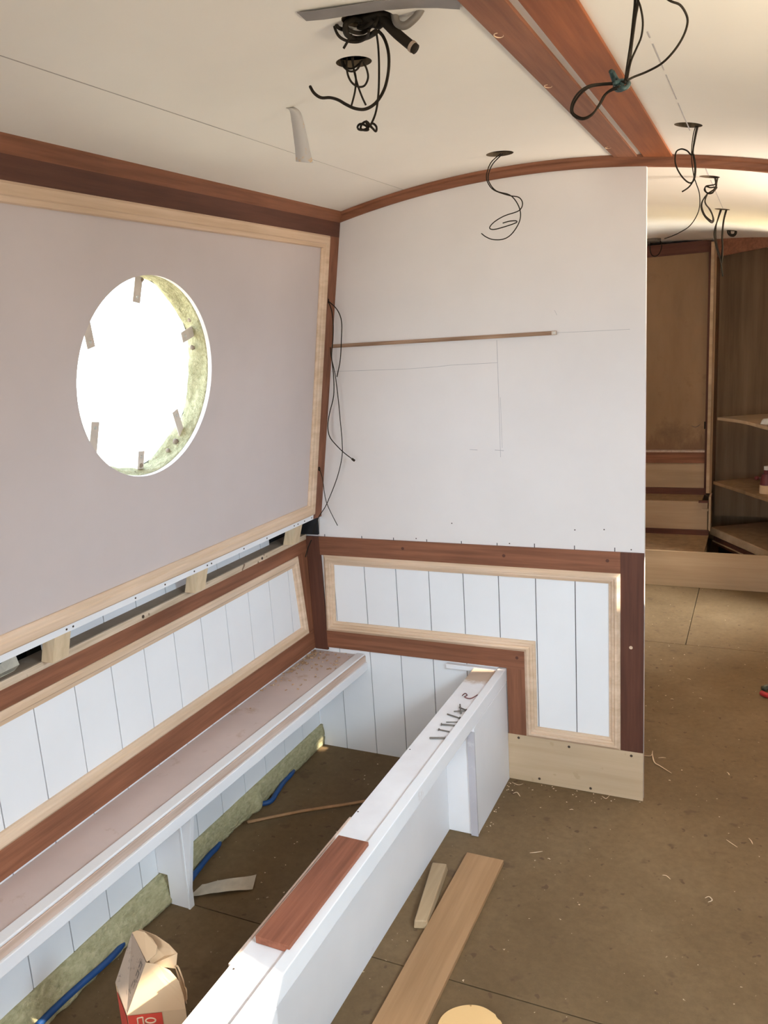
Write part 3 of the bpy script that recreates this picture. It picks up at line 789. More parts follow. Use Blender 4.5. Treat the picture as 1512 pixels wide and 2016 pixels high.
# ---- left side: lower grooved lining and its frame
LX = -1.196
def lw(a, b, h=0.0):
    return Vector((LX + h, a, b))
struct(grooved('wall_left_lining', Y0, 0.0, GY, 0.086, 0.822, lambda a, b, h: lw(a, b, h), mat=M_WHITE))
trim_lo = thing('trim_3', 'mahogany frame with pale moulding round the lower left panel', 'trim', (LX, -0.5, 0.40))
trim_lo['kind'] = 'structure'
box('top_rail', (LX, LX + .008), (Y0, -0.001), (0.7785, 0.8235), MAH['y'], trim_lo, bevel=0.0008)
box('bottom_rail', (LX, LX + .008), (Y0, -0.001), (0.401, 0.477), MAH['y'], trim_lo, bevel=0.0008)
prism('end_stile', [lw(-0.070, 0.7784), lw(-0.001, 0.7784), lw(-0.001, 0.470), lw(-0.040, 0.470)], (0.007, 0, 0), MAH['z'], trim_lo, bevel=0.0006)
sweep_frame('panel_moulding', [(-3.9, 0.4735), (-0.044, 0.4735), (-0.075, 0.7785), (-3.9, 0.7785)],
            [(0, 0), (0, 0.010), (0.006, 0.014), (0.020, 0.013), (0.024, 0.009), (0.034, 0.007), (0.035, 0.0)],
            lambda a, b, h: lw(a, b, h), OBE['y'], trim_lo, bevel=0.0005)

# sprayed foam below the lining
V, F = [], []
ny, nz = 420, 12
rf = random.Random(3)
for i in range(ny + 1):
    y = Y0 + (-0.001 - Y0) * i / ny
    foot = 0.030 if y < -0.95 else max(0.0, 0.030 * (1 - (y + 0.95) / 0.12))
    zb = 0.004 + 0.010 * (0.5 + 0.5 * math.sin(y * 5.3)) * (1 if -0.75 < y < -0.2 else 0.2)
    for j in range(nz + 1):
        f = j / nz
        b = foot * (1 - f) ** 1.3 + 0.004 * math.sin(math.pi * f)
        b += 0.0022 * math.sin(y * 61 + f * 5) * math.sin(f * 9 + y * 23) + rf.uniform(-0.0016, 0.0022)
        if -0.56 < y < -0.40:
            b += 0.016 * math.sin((y + 0.56) / 0.16 * math.pi) * (1 - f) * (0.6 + 0.4 * math.sin(y * 90))
        b *= (1 - f ** 6 * 0.8)
        V.append((LX - 0.003 + b, y, zb + (0.086 - zb) * f))
for i in range(ny):
    for j in range(nz):
        a = i * (nz + 1) + j
        F.append([a, a + 1, a + nz + 2, a + nz + 1])
foam = raw('insulation_foam', V, F, M_FOAM, smooth=True)
sm = foam.modifiers.new('thickness', 'SOLIDIFY'); sm.thickness = 0.012; sm.offset = -1
tag(foam, 'yellow-green sprayed foam strip along the hull under the bench', 'insulation')

# ---- right side (mostly behind the photographer)
R0, R1 = Vector((1.03, 0, 0.86)), Vector((0.885, 0, 1.86))
RT = (R1 - R0).normalized()
RN = Vector((-RT.z, 0, RT.x))
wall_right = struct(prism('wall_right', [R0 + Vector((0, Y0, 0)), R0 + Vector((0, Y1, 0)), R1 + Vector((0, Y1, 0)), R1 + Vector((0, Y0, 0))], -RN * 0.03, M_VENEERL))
rc = []
for py in PORT_R + (1.95,):
    c = R0 + RT * 0.62 + Vector((0, py, 0))
    rc.append(cyl('cutter', c - RN * 0.1, RN, 0.2415, 0.2, None, n=64))
cut(wall_right, rc)
struct(grooved('wall_right_lining', Y0, Y1, [Y0 + 0.125 * k for k in range(1, 62)], 0.0, 0.88, lambda a, b, h: (1.06 - h, a, b), mat=M_WHITE))
struct(box('trim_4', (1.02, 1.075), (Y0, Y1), (0.85, 0.885), MAH['y']))
# ---- stern end behind the photographer, with open doors
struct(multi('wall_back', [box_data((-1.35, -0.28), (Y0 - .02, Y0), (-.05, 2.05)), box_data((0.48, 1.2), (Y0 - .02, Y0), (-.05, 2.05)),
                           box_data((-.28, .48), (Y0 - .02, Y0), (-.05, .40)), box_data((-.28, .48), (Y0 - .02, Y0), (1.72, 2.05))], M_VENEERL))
struct(multi('wall_front', [box_data((-1.35, 1.2), (Y1, Y1 + .02), (-.05, 2.08))], M_CAB))

# ------------------------------------------------------------------ the bulkhead
def bulk_outline(y):
    pts = [(-1.262, y, 0.0), (0.0, y, 0.0), (0.0, y, ceil_z(0) - .0)]
    for i in range(1, 24):
        x = -i * 0.95 / 23
        pts.append((x, y, ceil_z(x)))
    pts += [(-0.9755, y, 1.90), (-1.1275, y, 0.930), (-1.262, y, 0.930)]
    return pts
bulk = struct(prism('wall_bulkhead', bulk_outline(0.0045), (0, 0.0135, 0), M_VENEER))
up_pts = [(-1.135, 0, 0.826), (0.0, 0, 0.826), (0.0, 0, ceil_z(0))]
for i in range(1, 24):
    x = -i * 0.95 / 23
    up_pts.append((x, 0, ceil_z(x)))
up_pts += [(-0.9755, 0, 1.90), (-1.1375, 0, 0.835)]
prism('veneer_panel', up_pts, (0, 0.0045, 0), M_VENEER, bulk)
GX = [-1.088, -0.962, -0.8385, -0.714, -0.589, -0.465, -0.340, -0.212, -0.088]
grooved('grooved_lining', -1.196, 0.0, GX, 0.0, 0.830, lambda a, b, h: (a, -h, b), back=0.0045, depth=0.0035, mat=M_WHITE, parent=bulk)
for x, z in zip([-1.112] + GX[1:], (.837, .837, .837, .837, .837, .837, .837, .837, .837)):
    box('groove_tick', (x - .0014, x + .0014), (-.0006, 0.0002), (z - .002, z + .008 + .004 * (x > -.4)), M_GROOVE, bulk)
for x, z in ((-.753, .846), (-.423, .845), (-.039, .845), (-.62, .905), (-.21, .90), (-.12, .905)):
    cyl('pin_hole', (x, 0.0002, z), (0, -1, 0), 0.0022, 0.0006, M_SCREW, bulk, n=8)
def pline(pts, w=0.0016, parent=bulk, mat=M_PENCIL):
    parts = []
    for (xa, za), (xb, zb) in zip(pts[:-1], pts[1:]):
        d = Vector((xb - xa, 0, zb - za)).normalized()
        s = Vector((-d.z, 0, d.x)) * w / 2
        A, B = Vector((xa, 0, za)), Vector((xb, 0, zb))
        parts.append(prism_data([A - s, B - s, B + s, A + s], (0, -0.0003, 0)))
    return multi('pencil_line', parts, mat, parent)
pline([(-1.034, 1.424), (-.754, 1.421), (-.647, 1.424), (-.60, 1.427), (-.443, 1.428)], .0013)
pline([(-.4435, 1.497), (-.443, 1.31), (-.4435, 1.13)], .0013)
pline([(-.438, 1.32), (-.437, 1.16)], .0010)
pline([(-.546, 1.154), (-.52, 1.153)], .0016)
pline([(-.462, 1.153), (-.432, 1.151)], .0016)
pline([(-.255, 1.5085), (-.15, 1.507), (-.044, 1.506)], .0011)
pline([(-.255, 1.56), (-.262, 1.575)], .0010)

box('dark_void_patch', (-1.247, -1.134), (-0.012, -0.0006), (0.8445, 0.908), M_BLACK, bulk)  # black box added to stand for the darkness of the hull void

# mahogany frame on the bulkhead
tf = thing('trim_5', 'mahogany frame with stepped pale moulding on the bulkhead wainscot', 'trim', (-0.5, 0, 0.17))
tf['kind'] = 'structure'
D = 0.009
box('top_rail', (-1.134, -0.070), (-D, 0), (0.768, 0.8365), MAH['x'], tf, bevel=0.0008)
box('corner_stile', (-1.1865, -1.132), (-D, 0), (0.400, 0.8365), MAHD['z'], tf, bevel=0.0008)
box('lower_rail', (-1.132, -0.381), (-D, 0), (0.411, 0.480), MAH['x'], tf, bevel=0.0008)
box('short_stile', (-0.444, -0.381), (-D, 0), (0.171, 0.4115), MAH['z'], tf, bevel=0.0008)
box('end_stile', (-0.070, 0.0), (-D, 0), (0.171, 0.8365), MAHD['z'], tf, bevel=0.0008)
sweep_frame('panel_moulding', [(-1.130, 0.478), (-0.381, 0.478), (-0.381, 0.171), (-0.070, 0.171), (-0.070, 0.769), (-1.118, 0.769)],
            [(0, 0), (0, 0.011), (0.003, 0.013), (0.010, 0.0185), (0.0165, 0.0185), (0.0182, 0.0125), (0.0225, 0.0135), (0.0265, 0.0125), (0.0280, 0.0065), (0.036, 0.005), (0.037, 0.0)],
            lambda a, b, h: Vector((a, -h, b)), OBE['x'], tf, bevel=0.0004)
for x, z in ((-.802, .810), (-.441, .805), (-.109, .808), (-.038, .529), (-.407, .452)):
    cyl('plug', (x, -D + .0003, z), (0, -1, 0), 0.0055, 0.0008, MAHD['x'] if x < -.05 else OBE['x'], tf, n=14)
kb = struct(box('baseboard_front', (-0.449, 0.001), (-0.0095, 0), (0.001, 0.171), M_PLY, bevel=0.0006))
for x, z in ((-.409, .160), (-.237, .155), (-.036, .157), (-.340, .018), (-.167, .015)):
    cyl('screw', (x, -0.0095, z), (0, -1, 0), 0.0045, 0.0006, M_SCREW, kb, n=14)
bt = struct(box('trim_6', (-0.660, -0.470), (-0.018, 0), (0.388, 0.404), M_BOXW, bevel=0.001))

# cornice along the left side and the moulding over the bulkhead
def cornice(name, y0, y1):
    pr = [(-0.968, 1.898), (-0.940, 1.9325), (-0.950, 1.9345), (-0.975, 1.905)]
    pr = [(-0.9745, 1.893), (-0.966, 1.893), (-0.955, 1.906), (-0.947, 1.919), (-0.9435, 1.926), (-0.9435, 1.9345), (-0.975, 1.9335)]
    return prism(name, [(x, y0, z) for x, z in pr], (0, y1 - y0, 0), MAH['y'])
o = cornice('trim_7', Y0, -0.001); struct(o)
V, F = [], []
prof = [(0.0, -0.0285), (-0.006, -0.0285), (-0.010, -0.022), (-0.012, -0.012), (-0.019, -0.0085), (-0.020, -0.0005), (0.0, -0.0005)]
xs = [-0.966 + (0.0 + 0.966) * i / 40 for i in range(41)]
for x in xs:
    for py, pz in prof:
        V.append((x, py, ceil_z(x) + pz))
m = len(prof)
for i in range(len(xs) - 1):
    for j in range(m):
        F.append([i * m + j, i * m + (j + 1) % m, (i + 1) * m + (j + 1) % m, (i + 1) * m + j])
F.append(list(range(m)))
F.append([(len(xs) - 1) * m + j for j in range(m)][::-1])
struct(raw('trim_8', V, F, MAH['x']))
V, F = [], []
xs = [0.0 + 0.90 * i / 30 for i in range(31)]
prof2 = [(0.014, -0.0285), (-0.006, -0.0285), (-0.010, -0.022), (-0.012, -0.012), (-0.019, -0.0085), (-0.020, -0.0005), (0.02, -0.0005)]
for x in xs:
    for py, pz in prof2:
        V.append((x, py, ceil_z(x) + pz))
for i in range(len(xs) - 1):
    for j in range(m):
        F.append([i * m + j, i * m + (j + 1) % m, (i + 1) * m + (j + 1) % m, (i + 1) * m + j])
F.append(list(range(m)))
F.append([(len(xs) - 1) * m + j for j in range(m)][::-1])
struct(raw('trim_9', V, F, MAH['x']))

# twin mahogany strips down the middle of the ceiling
def ceil_strip(name, xa, xb, y0, y1, th, mat):
    c = []
    for dz in (-th, -0.0002):
        for x, y in ((xa, y0), (xb, y0), (xb, y1), (xa, y1)):
            c.append((x, y, ceil_z(x) + dz))
    return hexa(name, c, mat, bevel=0.0015)
s1 = struct(ceil_strip('trim_10', -0.0845, -0.0225, Y0, -0.019, 0.007, MAH['y']))
for y in (-1.149, -0.829, -0.175):
    v, f = tube_data([(-0.074 + 0.007 * math.cos(a), y + 0.011 * math.sin(a), ceil_z(-0.076) - 0.0073) for a in [k * 0.7 for k in range(8)]], 0.0009, 5, 2)
    raw('filler_spot', v, f, OBE['y'], s1)
s2_ = struct(ceil_strip('trim_11', -0.0065, 0.0695, Y0, -0.019, 0.007, M_STRIPR))
# seam and pencil lines on the ceiling
def ceil_line(name, x, y0, y1, w, mat, skips=()):
    parts = []
    n = 24
    for i in range(n):
        if i in skips:
            continue
        a, b = y0 + (y1 - y0) * i / n, y0 + (y1 - y0) * (i + 1) / n
        parts.append(hexa_data([(x - w / 2, a, ceil_z(x) - .0004), (x + w / 2, a, ceil_z(x) - .0004), (x + w / 2, b, ceil_z(x) - .0004), (x - w / 2, b, ceil_z(x) - .0004),
                                (x - w / 2, a, ceil_z(x) + .001), (x + w / 2, a, ceil_z(x) + .001), (x + w / 2, b, ceil_z(x) + .001), (x - w / 2, b, ceil_z(x) + .001)]))
    return multi(name, parts, mat, ceiling)
ceil_line('panel_seam', -0.722, -4.2, -0.9, 0.0026, M_PENCILC)
ceil_line('panel_seam', -0.722, -0.9, -0.02, 0.0014, M_PENCILC)
ceil_line('pencil_line', 0.1395, -1.1, -0.35, 0.0020, M_PENCIL, (1, 7, 14))
ceil_line('pencil_line', 0.1385, 0.05, 1.25, 0.0024, M_PENCIL, (6, 7))

# ------------------------------------------------------------------ bench along the left side
def bx(y):
    return -0.981 + 0.0290 * y
bench = thing('bench', 'long low white plywood bench shelf along the left side', 'bench', (-1.1, -0.9, 0.0))
B0, B1 = -2.6, -0.001
def bq(ya, yb, fa, fb, z0, z1, xin=None):
    """board between back x (constant or offset from the front line) and front line offset"""
    def xa(y):
        return xin if xin is not None else bx(y) + fa
    return [(xa(ya), ya, z0), (bx(ya) + fb, ya, z0), (bx(yb) + fb, yb, z0), (xa(yb), yb, z0),
            (xa(ya), ya, z1), (bx(ya) + fb, ya, z1), (bx(yb) + fb, yb, z1), (xa(yb), yb, z1)]
hexa('seat_board', bq(B0, B1, 0, -0.005, 0.374, 0.392, LX + 0.001), M_BENCH, bench, bevel=0.001)
hexa('front_lip', bq(B0, B1, -0.034, -0.001, 0.392, 0.399), M_BOXW, bench, bevel=0.0022)
hexa('bare_edge', bq(B0, B1, -0.012, 0.001, 0.368, 0.3915), M_RAW, bench, bevel=0.0015)
hexa('front_batten', bq(B0, B1, -0.012, 0.007, 0.336, 0.3675), M_BOXW, bench, bevel=0.002)
# support post under it
prism('support_panel', [(LX + .034, -.950, 0), (-1.100, -.950, 0), (-1.040, -.950, .3735), (LX + .001, -.950, .3735), (LX + .001, -.950, .092), (LX + .034, -.950, .092)], (0, .016, 0), M_BOXW, bench, bevel=0.0008)
hexa('support_edging', [(-1.0995, -.952, 0), (-1.0935, -.952, 0), (-1.0935, -.932, 0), (-1.0995, -.932, 0),
                        (-1.095, -.952, .336), (-1.089, -.952, .336), (-1.089, -.932, .336), (-1.095, -.932, .336)], M_WHITE, bench, bevel=0.0006)

# ------------------------------------------------------------------ low hollow partition in front of the bench
part = thing('low_partition', 'low white painted hollow seat front parallel to the bench', 'partition', (-0.5, -1.0, 0.0))
PY = -2.6
box('top_board', (-0.558, -0.4735), (PY, -0.001), (0.384, 0.4005), M_WORN, part, bevel=0.001)
box('front_rail', (-0.4735, -0.4455), (PY, -0.001), (0.3625, 0.4085), M_BOXW, part, bevel=0.002)
box('end_panel', (-0.4600, -0.4455), (-0.345, -0.011), (0.0, 0.3622), M_BOXW, part, bevel=0.0008)
box('return_board', (-0.5400, -0.4440), (-0.361, -0.3455), (0.001, 0.3622), M_BOXW, part, bevel=0.0012)
box('edge_strip', (-0.4650, -0.4425), (-0.3675, -0.3612), (0.001, 0.352), M_GREYP, part, bevel=0.0006)
box('recessed_panel', (-0.5550, -0.5400), (-1.470, -0.011), (0.0, 0.3838), M_BOXW, part)
box('near_panel', (-0.4600, -0.4455), (PY, -1.470), (0.0, 0.3622), M_BOXW, part, bevel=0.0012)
box('recessed_panel', (-0.5550, -0.5400), (PY, -1.471), (0.0, 0.3838), M_BOXW, part)
box('inner_lip', (-0.5605, -0.5560), (-1.45, -0.95), (0.380, 0.4035), M_RAW, part)
for x, y in ((-.5455, -1.455), (-.55, -.60), (-.553, -.92)):
    cyl('screw', (x, y, 0.4005), (0, 0, 1), 0.0022, 0.0005, M_SCREW, part, n=8)

# red mahogany offcut lying on it
off = box('wood_offcut', (-0.0385, 0.0385), (-0.171, 0.171), (0, 0.0165), M_RED, bevel=0.0010)
off.location = (-0.5035, -1.213, 0.4008)
off.rotation_euler = (0, 0, math.radians(-0.4))
tag(off, 'reddish mahogany offcut lying on the white low partition', 'wood offcut')

# nails lying across it
NAILS = [((-.520, -.528), (-.476, -.514), 0, 'thick grey screw lying lowest in the row on the white partition', 1.35),
         ((-.513, -.471), (-.478, -.474), 1, 'grey nail lying second from the camera end of the row', 1),
         ((-.517, -.440), (-.477, -.434), 1, 'grey nail with visible head, third from the camera end', 1.2),
         ((-.509, -.421), (-.477, -.410), 0, 'thin grey nail parallel above the headed one', .8),
         ((-.524, -.372), (-.478, -.386), 2, 'slanting dark nail in the middle of the row, head to the right', 1.1),
         ((-.511, -.349), (-.477, -.334), 0, 'grey nail under the crossed pair, pointing left', .9),
         ((-.505, -.318), (-.477, -.330), 0, 'upper grey nail of the crossed pair on the partition', 1),
         ((-.506, -.305), (-.484, -.360), 2, 'grey nail lying across two others on the partition', 1)]
for i, (a, b, hd, lab, th) in enumerate(NAILS):
    z = 0.4009 + 0.0022 * th + (0.004 if 'across two' in lab else 0)
    A, B = Vector((a[0], a[1], z)), Vector((b[0], b[1], z))
    if hd == 1:
        A, B = B, A                    # head at the left end
    d = (B - A).normalized()
    r = 0.0021 * th
    root = thing('nail', lab, 'nail', (A + B) / 2 - Vector((0, 0, r)), 'nails on the low partition')
    v, f = tube_data([A, A + d * 0.006, (A + B) / 2, B], lambda t, r=r: r * (0.25 + 0.75 * min(1, t / 0.12)), 8, 6)
    raw('shank', v, f, M_NAIL, root, smooth=True)
    cyl('head', B - d * 0.001, d, r * 1.9, 0.0012, M_NAIL, root, n=12)
sc_ = tube('shaving_curl', [(-.522, -.238, .4035), (-.516, -.228, .407), (-.508, -.232, .404), (-.512, -.244, .403), (-.500, -.252, .4035), (-.488, -.250, .404), (-.479, -.232, .405), (-.476, -.224, .406)], 0.0016, M_DRED, n=6)
tag(sc_, 'small curled dark red shaving beside the partition nails', 'shaving')

# ------------------------------------------------------------------ timber and litter on the floor
pl_ = box('plank', (-0.444, -0.331), (-1.62, -0.468), (0.0006, 0.0145), M_PLYY, bevel=0.0012)
tag(pl_, 'long pale plank lying on the floor beside the low partition', 'plank')
blk = hexa('wood_offcut', [(-.478, -.803, .0006), (-.442, -.792, .0006), (-.474, -.548, .0006), (-.522, -.556, .0006),
                           (-.476, -.800, .024), (-.444, -.790, .024), (-.478, -.549, .022), (-.520, -.556, .022)], M_OFFC, bevel=0.003)
tag(blk, 'short rough softwood offcut on the floor between plank and partition', 'wood offcut')
dsc = cyl('wooden_disc', (-0.231, -1.067, 0.0006), (0, 0, 1), 0.0755, 0.011, M_DISC, n=72, bevel=0.001)
for v in dsc.data.vertices:
    a = math.atan2(v.co.y + 1.067, v.co.x + 0.231)
    k = 1 + 0.010 * math.sin(5 * a) + (0.02 * math.sin(19 * a) if 0.1 < a < 1.2 else 0)
    v.co.x = -0.231 + (v.co.x + 0.231) * k
    v.co.y = -1.067 + (v.co.y + 1.067) * k
tag(dsc, 'round golden plywood disc on the floor beside the plank', 'wooden disc')

st = tube('thin_stick', [(-1.150, -.580, .030), (-1.02, -.452, .020), (-.93, -.376, .0125), (-.82, -.285, .0075), (-.62, -.12, .0075)], 0.0058, M_PLYY, n=4, sub=2)
tag(st, 'thin pale wooden stick lying from the foam to under the partition', 'stick')
V, F = [], []
pa = [(-1.122, -.858), (-1.10, -.850), (-1.07, -.833), (-1.02, -.793), (-.996, -.766)]
pb = [(-1.128, -.909), (-1.095, -.899), (-1.05, -.878), (-1.00, -.842), (-.972, -.822)]
for k in range(17):
    t = k / 16 * 4
    i = min(3, int(t)); f = t - i
    a = Vector(pa[i]).lerp(Vector(pa[i + 1]), f); b = Vector(pb[i]).lerp(Vector(pb[i + 1]), f)
    h = 0.003 + 0.010 * math.sin(k / 16 * math.pi) ** 2
    V += [(a.x, a.y, h + .003), (b.x, b.y, h)]
for k in range(16):
    F.append([2 * k, 2 * k + 1, 2 * k + 3, 2 * k + 2])
pp = raw('veneer_strip', V, F, M_PAPER)
sm = pp.modifiers.new('thickness', 'SOLIDIFY'); sm.thickness = 0.0016; sm.offset = 1
tag(pp, 'curved pale veneer strip on the floor beside the bench support', 'veneer strip')

# blue water pipe along the foot of the foam
PIPE = [(-1.156, -3.2, .030), (-1.156, -1.9, .030), (-1.158, -1.55, .030), (-1.160, -1.43, .028), (-1.160, -1.35, .028), (-1.157, -1.285, .027), (-1.153, -1.235, .026), (-1.156, -1.18, .022), (-1.175, -1.12, .014), (-1.226, -1.04, .009),
        (-1.228, -.99, .009), (-1.226, -.95, .009), (-1.195, -.915, .012), (-1.160, -.885, .014), (-1.166, -.828, .016), (-1.178, -.749, .016), (-1.186, -.690, .012), (-1.226, -.63, .009),
        (-1.228, -.52, .009), (-1.215, -.47, .010), (-1.162, -.435, .014), (-1.166, -.384, .016), (-1.180, -.309, .016), (-1.182, -.258, .016), (-1.200, -.21, .011), (-1.228, -.15, .009), (-1.228, -.1, .009)]
pipe = tube('water_pipe', PIPE, 0.0085, M_PIPE, n=12)
tag(pipe, 'blue plastic water pipe snaking along the foam under the bench', 'pipe')

# ------------------------------------------------------------------ cardboard carton
E1, E2, E3 = Vector((-.800, -1.487, 0)), Vector((-.694, -1.436, 0)), Vector((-.846, -1.462, 0))
E4 = E2 + (E3 - E1) * 1.4
carton = thing('cardboard_carton', 'torn open cardboard carton with red label standing beside the bench', 'carton', (-.77, -1.45, 0.0))
TH = 0.0016
def sheet(name, pts, mat, parent, th=TH):
    o = raw(name, pts, [list(range(len(pts)))], mat, parent)
    s = o.modifiers.new('thickness', 'SOLIDIFY'); s.thickness = th; s.offset = 0
    return o
def zz(p, z):
    return Vector((p.x, p.y, z))
E3b = Vector(E3); 
o = multi('body', [
    prism_data([zz(E1, .001), zz(E2, .001), zz(E2, .245), zz(E1, .240)], Vector((-.0008, .0014, 0))),
    prism_data([zz(E1, .001), zz(E3, .001), zz(E3, .280), zz(E1, .240)], Vector((.0014, .0008, 0))),
    prism_data([zz(E3, .001), zz(E4, .001), zz(E4, .250), zz(E3, .280)], Vector((.0008, -.0014, 0))),
    prism_data([zz(E2, .001), zz(E4, .001), zz(E4, .250), zz(E2, .245)], Vector((-.0014, -.0008, 0))),
    prism_data([zz(E1, .002), zz(E2, .002), zz(E4, .002), zz(E3, .002)], Vector((0, 0, .0016))),
], M_CARD, carton)
A = Vector((-.778, -1.440, .330)); B = Vector((-.838, -1.407, .358))
# slanting grey side flap
sheet('side_flap', [zz(E1, .240), zz(E3, .280), B, A], M_CARDG, carton)
# gabled front flap with rounded shoulder
front = [zz(E1, .240), zz(E2, .245), Vector((-.699, -1.431, .268)), Vector((-.713, -1.424, .294)), Vector((-.733, -1.424, .312)), Vector((-.757, -1.430, .325)), A]
sheet('front_flap', front, M_CARD, carton)
# tongue and inner flap at the top
sheet('tongue_flap', [B + Vector((.001, -.001, 0)), A + Vector((.001, .002, 0)), Vector((-.763, -1.425, .342)), Vector((-.766, -1.416, .352)), Vector((-.780, -1.411, .361)), Vector((-.806, -1.405, .366)), Vector((-.826, -1.405, .364))], M_CARD, carton)
sheet('rear_flap', [Vector((-.775, -1.432, .318)), Vector((-.735, -1.405, .300)), Vector((-.738, -1.392, .325)), Vector((-.757, -1.393, .342)), Vector((-.785, -1.397, .358)), Vector((-.825, -1.400, .364)), Vector((-.842, -1.420, .30))], M_CARD, carton)
tube('torn_edge', [Vector((-.737, -1.404, .304)), Vector((-.730, -1.404, .305)), Vector((-.716, -1.410, .285)), Vector((-.712, -1.412, .270)), Vector((-.705, -1.416, .268)), Vector((-.703, -1.420, .250))], 0.0018, M_CARD, carton, n=6)
sheet('torn_side', [Vector((-.736, -1.405, .303)), Vector((-.712, -1.412, .272)), Vector((-.700, -1.425, .245)), Vector((-.735, -1.400, .24))], M_CARD, carton)
# red label on the front and side, with its lettering
fu = (E2 - E1).normalized(); fn = Vector((fu.y, -fu.x, 0))
def fp(u, z, h=0.0012):
    return Vector((E1.x, E1.y, 0)) + fu * u + Vector((0, 0, z)) + fn * h
label = prism('red_label', [fp(.001, .10), fp(.070, .10), fp(.070, .2415), fp(.001, .2385)], fn * .0004, M_LABEL, carton)
su = (E3 - E1).normalized(); sn = Vector((-su.y, su.x, 0)) * -1
if sn.dot(Vector((-1, -1, 0))) < 0:
    sn = -sn
def spt(u, z, h=0.0012):
    return Vector((E1.x, E1.y, 0)) + su * u + Vector((0, 0, z)) + sn * h
prism('red_side_label', [spt(.001, .10), spt(.048, .10), spt(.048, .262), spt(.001, .235)], sn * .0004, M_LABEL, carton)
# glimpse of the big rotated characters printed on the label
parts = []
v, f = tube_data([fp(.046 + .010 * math.cos(a), .225 + .0058 * math.sin(a), .0018) for a in [k * math.pi / 5 for k in range(10)]], .0016, 5, 3, closed=True)
parts.append((v, f))
for q in ([(.020, .232), (.020, .198)], [(.031, .234), (.031, .198)], [(.020, .232), (.031, .234)]):
    v, f = tube_data([fp(*q[0], .0018), fp((q[0][0] + q[1][0]) / 2, (q[0][1] + q[1][1]) / 2, .0018), fp(*q[1], .0018)], .0015, 5, 2)
    parts.append((v, f))
multi('label_lettering', parts, M_LABELT, label)
multi('label_lettering', [prism_data([fp(.0345, .190, .0017), fp(.0365, .190, .0017), fp(.0365, .226, .0017), fp(.0345, .226, .0017)], fn * .0003),
                          prism_data([fp(.040, .190, .0017), fp(.052, .190, .0017), fp(.052, .210, .0017), fp(.040, .210, .0017)], fn * .0003)], M_LABELD, label)
# dark print on the grey flap
parts = []
P0_, P1_, P2_, P3_ = zz(E1, .240), zz(E3, .280), B, A
nf = (P1_ - P0_).cross(P3_ - P0_).normalized()
if nf.dot(Vector((-.3, -1, .6))) < 0:
    nf = -nf
def fq(u, v):
    return (P0_.lerp(P1_, u)).lerp(P3_.lerp(P2_, u), v) + nf * .0012
for (u0, v0, u1, v1) in ((.10, .62, .13, .72), (.10, .72, .22, .74), (.19, .62, .22, .72), (.10, .78, .13, .88), (.10, .88, .22, .90), (.19, .78, .22, .88), (.12, .42, .14, .52), (.22, .40, .24, .50), (.14, .52, .22, .54), (.15, .30, .30, .32)):
    parts.append(prism_data([fq(u0, v0), fq(u1, v0), fq(u1, v1), fq(u0, v1)], nf * .0003))
multi('flap_lettering', parts, M_LABELD, carton)

# ------------------------------------------------------------------ cables hanging from the ceiling
def cables(name, label, cat, base, keys, r=0.0017, mat=None, group=None, n=7):
    root = thing(name, label, cat, base, group)
    for k in keys:
        rr = r
        if isinstance(k, tuple):
            k, rr = k
        tube('cable_strand', WP[k], rr, mat or M_WIRE, root, n=n, sub=5)
    return root
GW = 'cables hanging from the ceiling light cutouts'
cables('hanging_cable', 'pair of brown cables curling from the cutout above the plain bulkhead panel', 'cable', (-.352, -.2, 1.990), ['s_a', 's_b'], .0015, group=GW)
kn = cables('knotted_cable', 'cable bundle with a taped knot hanging in front of the twin mahogany strips', 'cable', (.155, -1.345, 1.95),
            [('k_a', .0017), ('k_b', .0017), ('k_c', .0013), ('k_d', .0014), ('k_e', .0014), ('k_f', .0014)], group=GW)
for k in ('k_knot1', 'k_knot2'):
    tube('knot', WP[k], .0030, M_WIRET, kn, n=7)
cables('hanging_cable', 'tangled thin cable hanging from the first cutout right of the mahogany strips', 'cable', (.141, -.41, 1.95),
       [('h_a', .0011), ('h_b', .0017), ('h_c', .0017)], group=GW)
cables('hanging_cable', 'short looped brown cable coil under the second cutout on the right', 'cable', (.139, .38, 1.95), [('c_a', .0021), ('c_b', .0022), ('c_c', .0018)], group=GW)
cables('hanging_cable', 'straight brown cables dangling in front of the far cupboard post', 'cable', (.134, 1.296, 1.95), [('d_a', .0027), ('d_b', .0021), ('d_c', .0029), ('d_d', .0021)], group=GW)
cables('hanging_cable', 'small dark cable coil tight under the farthest cutout on the right', 'cable', (.133, 2.298, 1.95), [('e_a', .0042)], group=GW)
lf = cables('hanging_cable', 'dark cable loop with bare fitting at the far end near the bulkhead edge', 'cable', (-.304, 2.807, 1.97), [('f_a', .0030)], group=GW)
cyl('fitting', (-.325, 2.8, 1.978), (0, 0, 1), .055, .016, M_GREYC, lf, n=20)

jr = thing('cable_tangle', 'black tangle of coiled cables at the taped ceiling opening', 'cable', (-.235, -1.27, 1.985))
for k, r in (('j_drop', .0017), ('j_thick', .0024), ('j_loop1', .0022), ('j_loop2', .0029), ('j_loop3', .0042), ('j_loop4', .0029), ('j_loop5', .0027), ('j_short', .0019), ('j_d1', .0018), ('j_d2', .0018)):
    tube('cable_strand', WP[k], r, M_WIRE, jr, n=8, sub=5)
tube('cut_cable_end', WP['j_cable'], .0075, M_WIRE, jr, n=12)
e1, e2 = Vector(WP['j_cable'][-2]), Vector(WP['j_cable'][-1])
cyl('tape_band', e1.lerp(e2, .55), e2 - e1, .0083, .005, M_CARDG, jr, n=16)
tube('grey_conduit', WP['j_arm'], .0056, M_GREYC, jr, n=10)
tube('grey_conduit', WP['j_arm2'], .0040, M_WIRE, jr, n=10)
